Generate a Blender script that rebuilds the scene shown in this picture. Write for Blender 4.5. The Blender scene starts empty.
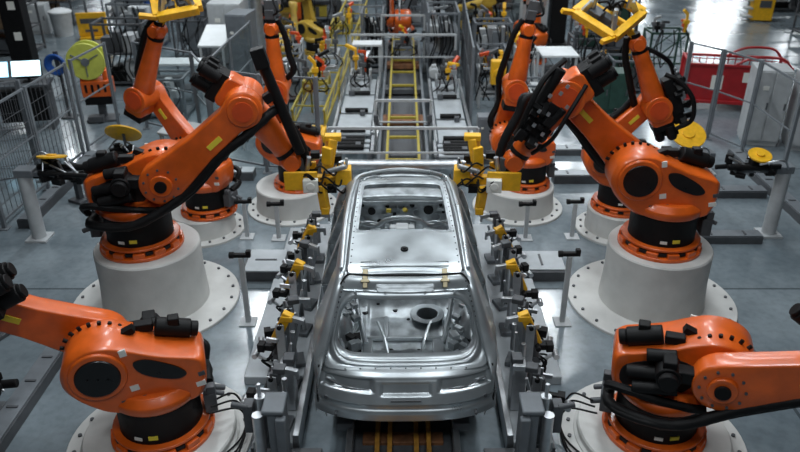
import bpy, bmesh, math, random
from math import sin, cos, tan, pi, radians as R, atan2, hypot, sqrt
from mathutils import Vector, Matrix
random.seed(7)
V = Vector
scene = bpy.context.scene
COL = scene.collection
TM = Matrix.Translation
def RX(a): return Matrix.Rotation(a, 4, 'X')
def RY(a): return Matrix.Rotation(a, 4, 'Y')
def RZ(a): return Matrix.Rotation(a, 4, 'Z')

# ------------------------------------------------------------------ materials
def principled(name, col, rough=.5, metal=0., coat=0., var=.0, vscale=8., bump=0., bscale=40., spec=.5, trans=0., alpha=1., emit=0.):
    m = bpy.data.materials.new(name); m.use_nodes = True
    nt = m.node_tree; b = nt.nodes['Principled BSDF']
    b.inputs['Base Color'].default_value = (*col, 1)
    b.inputs['Roughness'].default_value = rough
    b.inputs['Metallic'].default_value = metal
    b.inputs['Coat Weight'].default_value = coat
    b.inputs['Coat Roughness'].default_value = .15
    b.inputs['Specular IOR Level'].default_value = spec
    b.inputs['Transmission Weight'].default_value = trans
    b.inputs['Alpha'].default_value = alpha
    if emit:
        b.inputs['Emission Color'].default_value = (*col, 1); b.inputs['Emission Strength'].default_value = emit
    tc = nt.nodes.new('ShaderNodeTexCoord')
    if var:
        n = nt.nodes.new('ShaderNodeTexNoise'); n.inputs['Scale'].default_value = vscale; n.inputs['Detail'].default_value = 5
        r = nt.nodes.new('ShaderNodeValToRGB')
        r.color_ramp.elements[0].position = .3; r.color_ramp.elements[1].position = .7
        r.color_ramp.elements[0].color = (*[c*(1-var) for c in col], 1)
        r.color_ramp.elements[1].color = (*[min(1, c*(1+var)) for c in col], 1)
        nt.links.new(tc.outputs['Object'], n.inputs['Vector']); nt.links.new(n.outputs['Fac'], r.inputs[0])
        nt.links.new(r.outputs[0], b.inputs['Base Color'])
        mr = nt.nodes.new('ShaderNodeMapRange'); mr.inputs[3].default_value = max(.02, rough-.1); mr.inputs[4].default_value = min(1, rough+.12)
        nt.links.new(n.outputs['Fac'], mr.inputs[0]); nt.links.new(mr.outputs[0], b.inputs['Roughness'])
    if bump:
        n2 = nt.nodes.new('ShaderNodeTexNoise'); n2.inputs['Scale'].default_value = bscale; n2.inputs['Detail'].default_value = 3
        bp = nt.nodes.new('ShaderNodeBump'); bp.inputs['Strength'].default_value = bump; bp.inputs['Distance'].default_value = .01
        nt.links.new(tc.outputs['Object'], n2.inputs['Vector']); nt.links.new(n2.outputs['Fac'], bp.inputs['Height'])
        nt.links.new(bp.outputs[0], b.inputs['Normal'])
    return m
M = {}
M['orange'] = principled('orange_paint', (.66, .108, .009), .36, coat=.35, var=.16, vscale=5)
M['orange2'] = principled('orange_dark', (.62, .07, .010), .4, coat=.2, var=.12, vscale=6)
M['black'] = principled('black_rubber', (.005, .005, .0055), .55, var=.3, vscale=14, spec=.22)
M['blackgloss'] = principled('black_cover', (.006, .006, .0065), .3, var=.3, spec=.4)
M['yellow'] = principled('yellow_paint', (.78, .42, .012), .42, var=.12, vscale=12)
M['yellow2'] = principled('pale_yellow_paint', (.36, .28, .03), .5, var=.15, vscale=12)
M['yrobot'] = principled('ochre_robot_paint', (.42, .27, .03), .45, var=.15)
M['lime'] = principled('lime_yellow', (.55, .58, .10), .45, var=.15, vscale=5)
M['steel'] = principled('bare_steel', (.50, .52, .54), .34, metal=.85, var=.12, vscale=9)
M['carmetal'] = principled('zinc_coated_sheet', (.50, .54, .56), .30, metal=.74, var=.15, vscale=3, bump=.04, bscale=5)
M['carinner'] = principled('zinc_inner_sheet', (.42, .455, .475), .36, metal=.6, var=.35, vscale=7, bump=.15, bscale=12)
M['grey'] = principled('grey_paint', (.135, .15, .165), .5, var=.15, vscale=6)
M['lgrey'] = principled('light_grey_paint', (.42, .44, .45), .5, var=.12, vscale=5)
M['dgrey'] = principled('dark_grey_paint', (.07, .075, .082), .5, var=.2, vscale=8)
M['white'] = principled('white_paint', (.72, .75, .76), .45, var=.06, vscale=4)
M['pedestal'] = principled('pedestal_paint', (.55, .55, .53), .55, var=.10, vscale=3, bump=.1, bscale=14)
M['plate'] = principled('floor_plate', (.40, .43, .45), .5, metal=.2, var=.15, vscale=3)
M['red'] = principled('red_paint', (.36, .012, .016), .45, var=.15, vscale=4)
M['blue'] = principled('blue_plastic', (.02, .09, .35), .4, var=.15)
M['ochre'] = principled('worn_ochre', (.42, .20, .03), .55, var=.3, vscale=10)
M['rust'] = principled('rusty_brown', (.20, .085, .035), .7, var=.35, vscale=9)
M['brown'] = principled('cardboard', (.22, .15, .09), .8, var=.2)
M['green'] = principled('dark_green', (.02, .06, .045), .5, var=.2)
M['sticker'] = principled('white_sticker', (.75, .75, .70), .6)
M['ysticker'] = principled('yellow_sticker', (.80, .66, .05), .6)
M['violet'] = principled('violet_plastic', (.12, .05, .35), .5)
M['screen'] = principled('screen_glow', (.45, .80, 1.0), .3, emit=1.6)
M['screen2'] = principled('screen_glow_pale', (.62, .88, 1.0), .3, emit=1.8)
M['dark'] = principled('gap_and_hollow_shade', (.006, .006, .007), .8)  # near-black painted in for shade inside hollows; shut lines use it too
M['brass'] = principled('brass_hinge', (.36, .31, .20), .4, metal=.7)

def glass_mat():
    m = bpy.data.materials.new('clear_guard'); m.use_nodes = True; nt = m.node_tree
    for n in list(nt.nodes): nt.nodes.remove(n)
    o = nt.nodes.new('ShaderNodeOutputMaterial'); mx = nt.nodes.new('ShaderNodeMixShader')
    t = nt.nodes.new('ShaderNodeBsdfTransparent'); t.inputs[0].default_value = (.90, .93, .93, 1)
    g = nt.nodes.new('ShaderNodeBsdfGlossy'); g.inputs['Roughness'].default_value = .1; g.inputs[0].default_value = (.8, .85, .88, 1)
    mx.inputs[0].default_value = .07
    nt.links.new(t.outputs[0], mx.inputs[1]); nt.links.new(g.outputs[0], mx.inputs[2]); nt.links.new(mx.outputs[0], o.inputs[0])
    return m
M['glass'] = glass_mat()

def floor_mat():
    m = bpy.data.materials.new('sealed_concrete'); m.use_nodes = True; nt = m.node_tree; b = nt.nodes['Principled BSDF']
    tc = nt.nodes.new('ShaderNodeTexCoord')
    n = nt.nodes.new('ShaderNodeTexNoise'); n.inputs['Scale'].default_value = .55; n.inputs['Detail'].default_value = 7; n.inputs['Roughness'].default_value = .62
    r = nt.nodes.new('ShaderNodeValToRGB')
    r.color_ramp.elements[0].position = .32; r.color_ramp.elements[0].color = (.125, .158, .180, 1)
    r.color_ramp.elements[1].position = .70; r.color_ramp.elements[1].color = (.265, .310, .335, 1)
    nt.links.new(tc.outputs['Object'], n.inputs['Vector']); nt.links.new(n.outputs['Fac'], r.inputs[0])
    br = nt.nodes.new('ShaderNodeTexBrick'); br.inputs['Scale'].default_value = 1.0
    br.inputs['Brick Width'].default_value = 4.5; br.inputs['Row Height'].default_value = 4.5; br.offset = 0
    br.inputs['Mortar Size'].default_value = .022; br.inputs['Color1'].default_value = (1, 1, 1, 1); br.inputs['Color2'].default_value = (.93, .93, .93, 1); br.inputs['Mortar'].default_value = (.45, .45, .45, 1)
    nt.links.new(tc.outputs['Object'], br.inputs['Vector'])
    mul = nt.nodes.new('ShaderNodeMix'); mul.data_type = 'RGBA'; mul.blend_type = 'MULTIPLY'; mul.inputs[0].default_value = 1
    nt.links.new(r.outputs[0], mul.inputs[6]); nt.links.new(br.outputs[0], mul.inputs[7])
    sc = nt.nodes.new('ShaderNodeTexNoise'); sc.inputs['Scale'].default_value = 9; sc.inputs['Detail'].default_value = 6
    r2 = nt.nodes.new('ShaderNodeValToRGB'); r2.color_ramp.elements[0].position = .36; r2.color_ramp.elements[0].color = (.88, .88, .88, 1); r2.color_ramp.elements[1].position = .55; r2.color_ramp.elements[1].color = (1, 1, 1, 1)
    nt.links.new(tc.outputs['Object'], sc.inputs['Vector']); nt.links.new(sc.outputs['Fac'], r2.inputs[0])
    mul2 = nt.nodes.new('ShaderNodeMix'); mul2.data_type = 'RGBA'; mul2.blend_type = 'MULTIPLY'; mul2.inputs[0].default_value = 1
    nt.links.new(mul.outputs[2], mul2.inputs[6]); nt.links.new(r2.outputs[0], mul2.inputs[7]); nt.links.new(mul2.outputs[2], b.inputs['Base Color'])
    mr = nt.nodes.new('ShaderNodeMapRange'); mr.inputs[1].default_value = .3; mr.inputs[2].default_value = .7; mr.inputs[3].default_value = .10; mr.inputs[4].default_value = .26
    nt.links.new(n.outputs['Fac'], mr.inputs[0]); nt.links.new(mr.outputs[0], b.inputs['Roughness'])
    b.inputs['Specular IOR Level'].default_value = .6
    return m
M['floor'] = floor_mat()
M['wall'] = principled('hall_wall', (.22, .23, .24), .8, var=.08, vscale=.5)
M['ceil'] = principled('hall_ceiling', (.10, .10, .11), .9, var=.08, vscale=.5)

# ------------------------------------------------------------------ mesh helper
class MB:
    def __init__(s, mat=None):
        s.bm = bmesh.new(); s.M = mat.copy() if mat is not None else Matrix.Identity(4); s.mi = 0
    def at(s, m): s.M = m; return s
    def _fin(s, vs, L=None):
        T = s.M @ L if L is not None else s.M
        for v in vs: v.co = T @ v.co
        fs = set(f for v in vs for f in v.link_faces)
        for f in fs: f.material_index = s.mi
    def box(s, c, size, rot=None):
        r = bmesh.ops.create_cube(s.bm, size=1)
        L = TM(V(c)) @ (rot if rot is not None else Matrix.Identity(4)) @ Matrix.Diagonal((*size, 1))
        s._fin(r['verts'], L); return s
    def bar(s, p0, p1, w, h=None):
        p0, p1 = V(p0), V(p1); d = p1-p0; L = d.length
        if L < 1e-6: return s
        q = d.to_track_quat('Z', 'Y').to_matrix().to_4x4()
        r = bmesh.ops.create_cube(s.bm, size=1)
        s._fin(r['verts'], TM((p0+p1)/2) @ q @ Matrix.Diagonal((w, h or w, L, 1))); return s
    def cyl(s, p0, p1, r0, r1=None, seg=20):
        p0, p1 = V(p0), V(p1); d = p1-p0; q = d.to_track_quat('Z', 'Y').to_matrix().to_4x4()
        r = bmesh.ops.create_cone(s.bm, cap_ends=True, cap_tris=False, segments=seg, radius1=r0, radius2=r0 if r1 is None else r1, depth=d.length)
        s._fin(r['verts'], TM((p0+p1)/2) @ q); return s
    def sphere(s, c, r, sc=(1, 1, 1), seg=20):
        q = bmesh.ops.create_uvsphere(s.bm, u_segments=seg, v_segments=max(8, seg//2), radius=r)
        s._fin(q['verts'], TM(V(c)) @ Matrix.Diagonal((*sc, 1))); return s
    def prism(s, prof, y0, y1, inset=0.):
        # profile in x,z extruded along y
        n = len(prof); vs = []
        cx = sum(p[0] for p in prof)/n; cz = sum(p[1] for p in prof)/n
        rows = [(y0, 1-inset*1.0), (y0+(y1-y0)*min(.3, inset*1.2+.02), 1.), (y1-(y1-y0)*min(.3, inset*1.2+.02), 1.), (y1, 1-inset)] if inset else [(y0, 1.), (y1, 1.)]
        rr = []
        for y, k in rows:
            rr.append([s.bm.verts.new((cx+(p[0]-cx)*k, y, cz+(p[1]-cz)*k)) for p in prof]); vs += rr[-1]
        for a, b in zip(rr, rr[1:]):
            for i in range(n): s.bm.faces.new((a[i], a[(i+1) % n], b[(i+1) % n], b[i]))
        s.bm.faces.new(rr[0][::-1]); s.bm.faces.new(rr[-1])
        s._fin(vs); return s
    def lathe(s, prof, c=(0, 0, 0), L=None, seg=40):
        # prof: (radius, z)
        vs = []; rings = []
        for r, z in prof:
            ring = [s.bm.verts.new((r*cos(2*pi*i/seg), r*sin(2*pi*i/seg), z)) for i in range(seg)]; rings.append(ring); vs += ring
        for a, b in zip(rings, rings[1:]):
            for i in range(seg): s.bm.faces.new((a[i], a[(i+1) % seg], b[(i+1) % seg], b[i]))
        s.bm.faces.new(rings[0][::-1]); s.bm.faces.new(rings[-1])
        s._fin(vs, TM(V(c)) @ (L if L is not None else Matrix.Identity(4))); return s
    def ring(s, c, r0, r1, z0, z1, L=None, seg=40):
        vs = []; rings = []
        for r, z in ((r0, z0), (r1, z0), (r1, z1), (r0, z1)):
            ring = [s.bm.verts.new((r*cos(2*pi*i/seg), r*sin(2*pi*i/seg), z)) for i in range(seg)]; rings.append(ring); vs += ring
        for k in range(4):
            a, b = rings[k], rings[(k+1) % 4]
            for i in range(seg): s.bm.faces.new((a[i], a[(i+1) % seg], b[(i+1) % seg], b[i]))
        s._fin(vs, TM(V(c)) @ (L if L is not None else Matrix.Identity(4))); return s
    def tube(s, pts, r, seg=8, smooth=True, ribs=False):
        P = [V(p) for p in pts]
        if smooth and len(P) > 2:
            Q = []; ext = [P[0]*2-P[1]]+P+[P[-1]*2-P[-2]]
            for i in range(1, len(ext)-2):
                a, b, c, d = ext[i-1:i+3]
                for k in range(6):
                    t = k/6
                    Q.append(.5*((2*b)+(c-a)*t+(2*a-5*b+4*c-d)*t*t+(3*b-a-3*c+d)*t**3))
            Q.append(P[-1]); P = Q
        vs = []; rings = []; up = None
        for i, p in enumerate(P):
            d = (P[min(i+1, len(P)-1)]-P[max(i-1, 0)]).normalized()
            if up is None: up = d.orthogonal().normalized()
            up = (up-d*up.dot(d))
            up = up.normalized() if up.length > 1e-6 else d.orthogonal().normalized()
            w = d.cross(up); rr = r*(1.13 if ribs and i % 2 else 1)
            ring = [s.bm.verts.new(p+(up*cos(2*pi*k/seg)+w*sin(2*pi*k/seg))*rr) for k in range(seg)]
            rings.append(ring); vs += ring
        for a, b in zip(rings, rings[1:]):
            for i in range(seg): s.bm.faces.new((a[i], a[(i+1) % seg], b[(i+1) % seg], b[i]))
        s.bm.faces.new(rings[0][::-1]); s.bm.faces.new(rings[-1])
        s._fin(vs); return s
    def grid(s, f, nu, nv, skip=None):
        vs = [[s.bm.verts.new(f(i/nu, j/nv)) for j in range(nv+1)] for i in range(nu+1)]
        for i in range(nu):
            for j in range(nv):
                if skip and skip((i+.5)/nu, (j+.5)/nv): continue
                s.bm.faces.new((vs[i][j], vs[i+1][j], vs[i+1][j+1], vs[i][j+1]))
        allv = [v for r_ in vs for v in r_]
        s._fin(allv)
        for v in allv:
            if not v.link_faces: s.bm.verts.remove(v)
        return s
    def loops(s, L):
        rings = [[s.bm.verts.new(p) for p in r_] for r_ in L]; n = len(rings[0])
        for a, b in zip(rings, rings[1:]):
            for i in range(n): s.bm.faces.new((a[i], a[(i+1) % n], b[(i+1) % n], b[i]))
        s._fin([v for r_ in rings for v in r_]); return s
    def build(s, name, mat, parent=None, bevel=0., solid=0., angle=38, sub=0):
        bmesh.ops.recalc_face_normals(s.bm, faces=s.bm.faces)
        me = bpy.data.meshes.new(name); s.bm.to_mesh(me); s.bm.free()
        for m in (mat if isinstance(mat, (list, tuple)) else [mat]): me.materials.append(m)
        me.polygons.foreach_set('use_smooth', [True]*len(me.polygons))
        me.set_sharp_from_angle(angle=R(angle))
        o = bpy.data.objects.new(name, me); COL.objects.link(o)
        if parent: o.parent = parent
        if solid:
            md = o.modifiers.new('thick', 'SOLIDIFY'); md.thickness = solid; md.offset = 0
        if bevel:
            md = o.modifiers.new('edge', 'BEVEL'); md.width = bevel; md.segments = 2; md.limit_method = 'ANGLE'; md.angle_limit = R(40)
        return o
def tag(o, label, cat, group=None, kind=None):
    o['label'] = label; o['category'] = cat
    if group: o['group'] = group
    if kind: o['kind'] = kind
    return o
def empty(name, loc=(0, 0, 0), rz=0., label=None, cat=None, group=None):
    o = bpy.data.objects.new(name, None); COL.objects.link(o); o.location = loc; o.rotation_euler = (0, 0, rz); o.empty_display_size = .2
    if label: tag(o, label, cat, group)
    return o
def struct(o): o['kind'] = 'structure'; return o
def children(o, allobj=None): return [c for c in bpy.data.objects if c.parent == o]
def copy_tree(o, parent=None):
    c = o.copy(); COL.objects.link(c); c.parent = parent
    for ch in children(o): copy_tree(ch, c)
    return c
def catmull(P, k=5, closed=True):
    Q = []; n = len(P)
    for i in range(n):
        a, b, c, d = P[(i-1) % n], P[i], P[(i+1) % n], P[(i+2) % n]
        for j in range(k):
            t = j/k
            Q.append(tuple(.5*(2*b[q]+(c[q]-a[q])*t+(2*a[q]-5*b[q]+4*c[q]-d[q])*t*t+(3*b[q]-a[q]-3*c[q]+d[q])*t**3) for q in range(2)))
    return Q
def capsule(p0, p1, r0, r1, n=12):
    a = atan2(p1[1]-p0[1], p1[0]-p0[0]); Q = []
    for i in range(n+1):
        t = a+pi/2+pi*i/n; Q.append((p0[0]+r0*cos(t), p0[1]+r0*sin(t)))
    for i in range(n+1):
        t = a-pi/2+pi*i/n; Q.append((p1[0]+r1*cos(t), p1[1]+r1*sin(t)))
    return Q
def rrect(x0, x1, y0, y1, r, n=6):
    Q = []
    for cx, cy, a in ((x1-r, y1-r, 0), (x0+r, y1-r, pi/2), (x0+r, y0+r, pi), (x1-r, y0+r, 1.5*pi)):
        for i in range(n+1):
            t = a+pi/2*i/n; Q.append((cx+r*cos(t), cy+r*sin(t)))
    return Q

# ------------------------------------------------------------------ camera
H, PITCH, FPX = 5.7, 27.4, 725.
cam = bpy.data.cameras.new('camera'); co = bpy.data.objects.new('camera', cam); COL.objects.link(co)
co.location = (0, 0, H); co.rotation_euler = (R(90-PITCH), 0, 0)
cam.sensor_width = 36; cam.lens = FPX/800*36; cam.shift_x = -3/800; cam.clip_end = 200
cam.dof.use_dof = True; cam.dof.focus_distance = 8.3; cam.dof.aperture_fstop = 1.1
scene.camera = co

# ------------------------------------------------------------------ hall
f = MB(); f.box((0, 41, -.1), (88, 98, .2)); struct(f.build('floor', M['floor']))
w = MB(); w.box((0, 90.1, 5.4), (88, .2, 11)); struct(w.build('wall_back', M['wall']))
w = MB(); w.box((-44.1, 41, 5.4), (.2, 98, 11)); struct(w.build('wall_left', M['wall']))
w = MB(); w.box((44.1, 41, 5.4), (.2, 98, 11)); struct(w.build('wall_right', M['wall']))
w = MB(); w.box((0, -8.1, 5.4), (88, .2, 11)); struct(w.build('wall_front', M['wall']))
w = MB(); w.box((0, 41, 11), (88, 98, .2)); struct(w.build('ceiling', M['ceil']))

# ------------------------------------------------------------------ pedestals
def pedestal(x, y, h, r, rf, label, nb=22, taper=1.04):
    t = empty('robot_pedestal', (x, y, 0), 0, label, 'pedestal', 'concrete grey robot pedestals')
    b = MB(); b.lathe([(r*taper, .03), (r*taper, .06), (r, h*.5), (r, h-.02), (r-.015, h)], seg=56)
    b.build('drum', M['pedestal'], t, angle=30)
    fl = MB(); fl.lathe([(rf, 0), (rf, .035), (rf-.008, .043), (r*taper-.01, .043)], seg=56)
    fo = fl.build('flange', M['pedestal'], t, angle=30)
    bo = MB()
    for rr, k in ((rf-.09, nb),):
        for i in range(k):
            a = 2*pi*i/k; bo.cyl((rr*cos(a), rr*sin(a), .04), (rr*cos(a), rr*sin(a), .065), .022, seg=8)
    q = bo.build('anchor_bolts', M['dgrey'], fo)
    return t
# ------------------------------------------------------------------ robot
BODY = catmull([(.40, .58), (.64, .72), (.82, .92), (.87, 1.12), (.79, 1.33), (.60, 1.45), (.38, 1.46), (.16, 1.38), (-.08, 1.27), (-.34, 1.19), (-.50, 1.14), (-.57, 1.06), (-.57, .86), (-.53, .70), (-.42, .58), (0, .55)], 5)
def robot(name, label, loc, yaw, s, ang, fp, gripper=None, body='orange', detail=True, link=1.4, fore=1.15, hs=1, rear=0., group='industrial robots along the line', cat='robot', motor='block', gargs=None):
    """ang: link tilt from vertical towards facing, fp: forearm pitch above horizontal"""
    O = M[body]; K = M['black']
    t = empty(name, loc, yaw, label, cat, group)
    S = Matrix.Diagonal((s, s, s, 1))
    seg = 40 if detail else 20
    b = MB(S)   # base ring with feet
    b.lathe([(.58, 0), (.58, .05), (.50, .06), (.50, .13), (.54, .14), (.54, .175), (.46, .18)], seg=seg)
    for i in range(12):
        a = 2*pi*i/12+.1; b.at(S @ RZ(a)).box((.535, 0, .06), (.06, .16, .12))
    bo = b.build('base', O, t, bevel=.008*s)
    if detail:
        q = MB(S); q.box((0, 0, 0), (.001, .001, .001)); q.bm.clear()
        for i in range(12):
            a = 2*pi*(i+.5)/12+.1; q.at(S @ RZ(a)).box((.515, 0, .095), (.03, .10, .045))
        q.build('base_slots', M['dark'], bo)
    b = MB(S); b.lathe([(.46, .175), (.455, .20), (.455, .50), (.475, .56), (.47, .60)], seg=seg)
    tu = b.build('turret', K, t, angle=30)
    if detail:
        q = MB(S @ RZ(-yaw-pi/2+.12)); q.box((.457, 0, .27), (.012, .10, .05)); q.build('warning_plate', M['ysticker'], tu)
        q = MB(S @ RZ(-yaw-pi/2-.25)); q.box((.457, 0, .25), (.012, .09, .04)); q.build('type_plate', M['sticker'], tu)
    # shoulder
    HX, HZ = .50, 1.12
    b = MB(S); b.prism(BODY, -.25, .33, .06)
    b.lathe([(.47, .58), (.50, .62), (.50, .70), (.42, .78)], seg=seg)
    b.cyl((HX, .28, HZ), (HX, .36, HZ), .31, .285, 32)
    sh = b.build('shoulder', O, t, bevel=.012*s, angle=45)
    b = MB(S); b.cyl((HX, .345, HZ), (HX, .378, HZ), .235, .22, 32)
    if detail:
        for i in range(3):
            a = .6+i*.5; b.cyl((HX-.1+.1*i, .376, HZ-.03+.02*i), (HX-.1+.1*i, .39, HZ-.03+.02*i), .014, seg=8)
    b.build('hub_cover', M['blackgloss'], sh)
    b = MB(S); b.prism(catmull([(.14, 1.22), (.02, 1.24), (-.14, 1.17), (-.30, 1.07), (-.37, .97), (-.26, .93), (-.04, 1.0), (.10, 1.10)], 4), .30, .345)
    b.build('side_cover', M['blackgloss'], sh)
    if detail:
        for k, (x, z, w, h, m) in enumerate(((.17, .90, .09, .07, 'sticker'), (.22, 1.36, .07, .08, 'sticker'), (-.50, .80, .10, .06, 'sticker'), (-.52, .93, .07, .05, 'dgrey'))):
            q = MB(S); q.box((x, .328, z), (w, .02, h), RY(.15)); q.build('sticker' if m == 'sticker' else 'dark_plate', M[m], sh)
        q = MB(S); q.box((.20, .332, .76), (.26, .012, .018), RY(.12)); q.build('lettering_strip', M['dgrey'], sh)
        q = MB(S)
        for i in range(9): # bolts along the crest
            a = .35+.27*i; q.cyl((HX+.36*cos(a), -.12, HZ+.335*sin(a)), (HX+.41*cos(a), -.12, HZ+.385*sin(a)), .022, seg=8)
        q.build('crest_bolts', M['black'], sh); q = MB(S); q.box((.18, .0, 1.40), (.16, .10, .07), RY(.4)); q.build('cable_clamp', M['black'], sh)
    # motors on the -y side and on the rear deck
    b = MB(S)
    b.cyl((-.02, -.22, 1.12), (-.02, -.54, 1.12), .13, seg=20); b.cyl((-.02, -.54, 1.12), (-.02, -.62, 1.12), .10, seg=20); b.cyl((-.42, -.34, 1.0), (.1, -.40, 1.10), .075, seg=16); b.cyl((-.35, -.44, .88), (.1, -.46, .96), .07, seg=16)
    b.box((-.02, -.42, 1.26), (.14, .18, .10)); b.box((.12, -.42, 1.14), (.22, .16, .14))
    b.build('shoulder_motor', K, t, bevel=.012*s)
    b = MB(S)
    b.cyl((-.46, -.08, 1.26), (-.10, -.08, 1.36), .105, seg=20); b.cyl((-.54, -.08, 1.24), (-.46, -.08, 1.26), .085, seg=20)
    b.box((-.30, -.06, 1.41), (.12, .12, .10)); b.box((.02, -.12, 1.36), (.2, .12, .1)); b.cyl((-.25, -.3, 1.22), (.05, -.3, 1.26), .07, seg=16)
    b.build('turning_motor', K, t, bevel=.012*s)
    b = MB(S); b.prism(catmull([(.30, 1.05), (.10, 1.18), (-.25, 1.10), (-.46, .98), (-.44, .76), (-.1, .70), (.2, .80)], 4), -.262, -.2)
    b.build('recess_shade_plate', M['dark'], sh)  # flat dark plate, paints the shade of the motor cavity
    b = MB(S); b.tube([(-.56, -.28, .66), (-.58, -.38, .80), (-.40, -.46, .84), (-.1, -.46, .78), (.2, -.42, .72), (.42, -.36, .68)], .05, 8)
    b.build('counterbalance_hose', K, t)
    b = MB(S); b.box((-.56, 0, .36), (.14, .34, .26)); b.box((-.58, .12, .54), (.10, .10, .10)); b.cyl((-.62, -.12, .36), (-.74, -.12, .32), .035, seg=12)
    b.cyl((-.62, .05, .42), (-.72, .06, .38), .03, seg=12)
    b.build('junction_box', M['dgrey'], t, bevel=.012*s)
    # link arm
    h = V((HX, 0, HZ)); e = h+V((sin(ang), 0, cos(ang)))*link
    LM = S @ TM(h) @ RY(ang)      # local z along the link
    b = MB(LM)
    prof = [(.29*cos(a), .29*sin(a)) for a in [pi+pi*i/14 for i in range(15)]]
    prof += [(.245, .35), (.20, .75), (.19, link-.2)]
    prof += [(.25*cos(a), link+.25*sin(a)) for a in [pi*i/14 for i in range(15)]]
    prof += [(-.19, link-.2), (-.20, .75), (-.245, .35)]
    b.prism(prof, -.54, -.28, .06)
    b.cyl((0, -.58, 0), (0, -.52, 0), .15, seg=24); b.cyl((0, -.58, link), (0, -.22, link), .20, seg=24)
    la = b.build('link_arm', O, t, bevel=.012*s, angle=45)
    b = MB(LM); b.cyl((0, -.61, 0), (0, -.575, 0), .08, seg=20); b.build('joint_cap', K, la)
    b = MB(LM); b.cyl((0, -.595, link), (0, -.575, link), .13, seg=24); b.build('joint_cover', M['orange2'] if body == 'orange' else O, la)
    if detail:
        b = MB(LM); b.box((.06, -.546, .62*link), (.07, .012, .22)); b.build('label_plate', M['ysticker'], la)
        b = MB(LM); b.box((.0, -.274, .66*link), (.07, .012, .24)); b.build('label_plate', M['ysticker'], la)
        b = MB(LM)
        for i in range(10):
            a = 2*pi*i/10; b.cyl((.22*cos(a), -.556, .22*sin(a)), (.22*cos(a), -.53, .22*sin(a)), .016, seg=8)
        b.build('joint_bolts', M['dgrey'], la)
    # forearm, local x along the arm
    FY = -.06
    FM = S @ TM(V((e.x, FY, e.z))) @ RY(-fp)
    b = MB(FM)
    FR = FM @ RY(rear); b.at(FR).prism(rrect(-.36, .16, -.20, .22, .09), -.20, .20, .06); b.at(FM)
    b.cyl((0, -.26, 0), (0, .24, 0), .255, seg=32)
    b.at(FM @ RY(pi/2)).lathe([(.17, .10), (.21, .24), (.185, .5), (.145, fore-.18), (.15, fore-.1), (.13, fore-.06)], seg=28)
    fa = b.build('forearm', O, t, bevel=.012*s, angle=45)
    b = MB(FR)
    b.box((-.40, 0, .0), (.14, .36, .40))
    for (y, z) in ((-.12, .11), (.12, .11), (0, -.10)) if motor != 'none' else ():
        b.cyl((-.42, y, z), (-.68, y, z), .098, seg=16); b.cyl((-.68, y, z), (-.72, y, z), .075, seg=16)
        b.box((-.58, y, z+.10), (.14, .08, .06))
    b.build('wrist_motors', K, fa, bevel=.008*s)
    b = MB(FM); b.cyl((0, .24, 0), (0, .262, 0), .18, seg=28); b.build('elbow_cover', M['orange2'] if body == 'orange' else O, fa)
    b = MB(FM)
    b.cyl((fore-.08, 0, 0), (fore-.02, 0, 0), .15, seg=24)
    b.cyl((fore+.22, 0, 0), (fore+.30, 0, 0), .10, seg=24)
    wc = b.build('wrist_flange', K, t)
    b = MB(FM); b.sphere((fore+.09, 0, 0), .165, (1.05, .95, 1), 24); b.cyl((fore+.09, -.17, 0), (fore+.09, .17, 0), .11, seg=20)
    b.build('wrist', O, t)
    # hoses
    Lp = lambda x, y, z: TM(h) @ RY(ang) @ V((x, y, z))
    Fp = lambda x, y, z: TM(V((e.x, FY, e.z))) @ RY(-fp) @ V((x, y, z))
    sg = 1 if detail else 1
    for k, (r, off) in enumerate(((.06, 0), (.035, .10))):
        b = MB(S)
        b.tube([(-.56, -.05, .50), (-.50, -.42-off*.5, .55), (.1, -.60-off*.3, .60), Lp(.30+off*.5, -.50, .1), Lp(.24+off*.4, -.50, .55*link), Lp(.27, -.48, link-.25),
                Fp(.30 if hs > 0 else .1, -.16-(hs < 0)*.14, hs*(.33+off*.5)), Fp(fore-.45, -.1, hs*(.30+off*.4)), Fp(fore-.05, -.06, hs*(.26+off*.3)), Fp(fore+.28, -.02, hs*.14)], r, 10 if detail else 6, ribs=(k == 0))
        b.build('dress_hose', K, t)
    if motor in ('pack', 'side'):      # bulky cable carrier on the forearm
        rnd = random.Random(int(abs(loc[0])*100)); b = MB(FM); zs = 1 if motor == 'pack' else 0
        if zs:
            b.box((.05, 0, .34), (.60, .34, .22)); b.box((.35, .05, .30), (.3, .26, .18)); b.box((-.3, .0, .32), (.3, .3, .2))
            for k in range(12): b.box((rnd.uniform(-.5, .5), rnd.uniform(-.2, .25), -.12+.54+rnd.uniform(-.05, .14)), (rnd.uniform(.08, .22), rnd.uniform(.08, .16), rnd.uniform(.08, .16)), RZ(rnd.random()))
            for k in range(4): b.cyl((-.45+.25*k, -.1, .45), (-.40+.25*k, .05, .62), .06, seg=10)
        else:
            b.box((.42, .22, .06), (.62, .10, .20)); b.cyl((-.30, .22, .30), (.75, .20, .22), .075, seg=14); b.cyl((.1, .28, -.04), (.8, .22, .02), .05, seg=12)
            for k in range(14): b.box((rnd.uniform(.15, .75), rnd.uniform(.22, .34), rnd.uniform(-.12, .30)), (rnd.uniform(.06, .16), rnd.uniform(.06, .12), rnd.uniform(.06, .14)), RZ(rnd.random()))
        b.build('cable_guide', K, t, bevel=.01*s)
        b = MB(FM)
        if zs: b.tube([(-.5, .2, .2), (-.4, .3, .5), (0, .3, .62), (.4, .2, .5), (.6, .1, .3)], .045, 8); b.tube([(.3, -.1, .5), (.7, -.1, .48), (1.0, 0, .3), (1.2, 0, .12)], .045, 8)
        else: b.tube([(-.4, .1, .30), (-.1, .30, .42), (.35, .34, .36), (.8, .2, .22)], .04, 8); b.tube([(-.3, .2, -.1), (.1, .36, -.1), (.5, .34, -.14), (.85, .16, -.1)], .03, 8)
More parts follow.
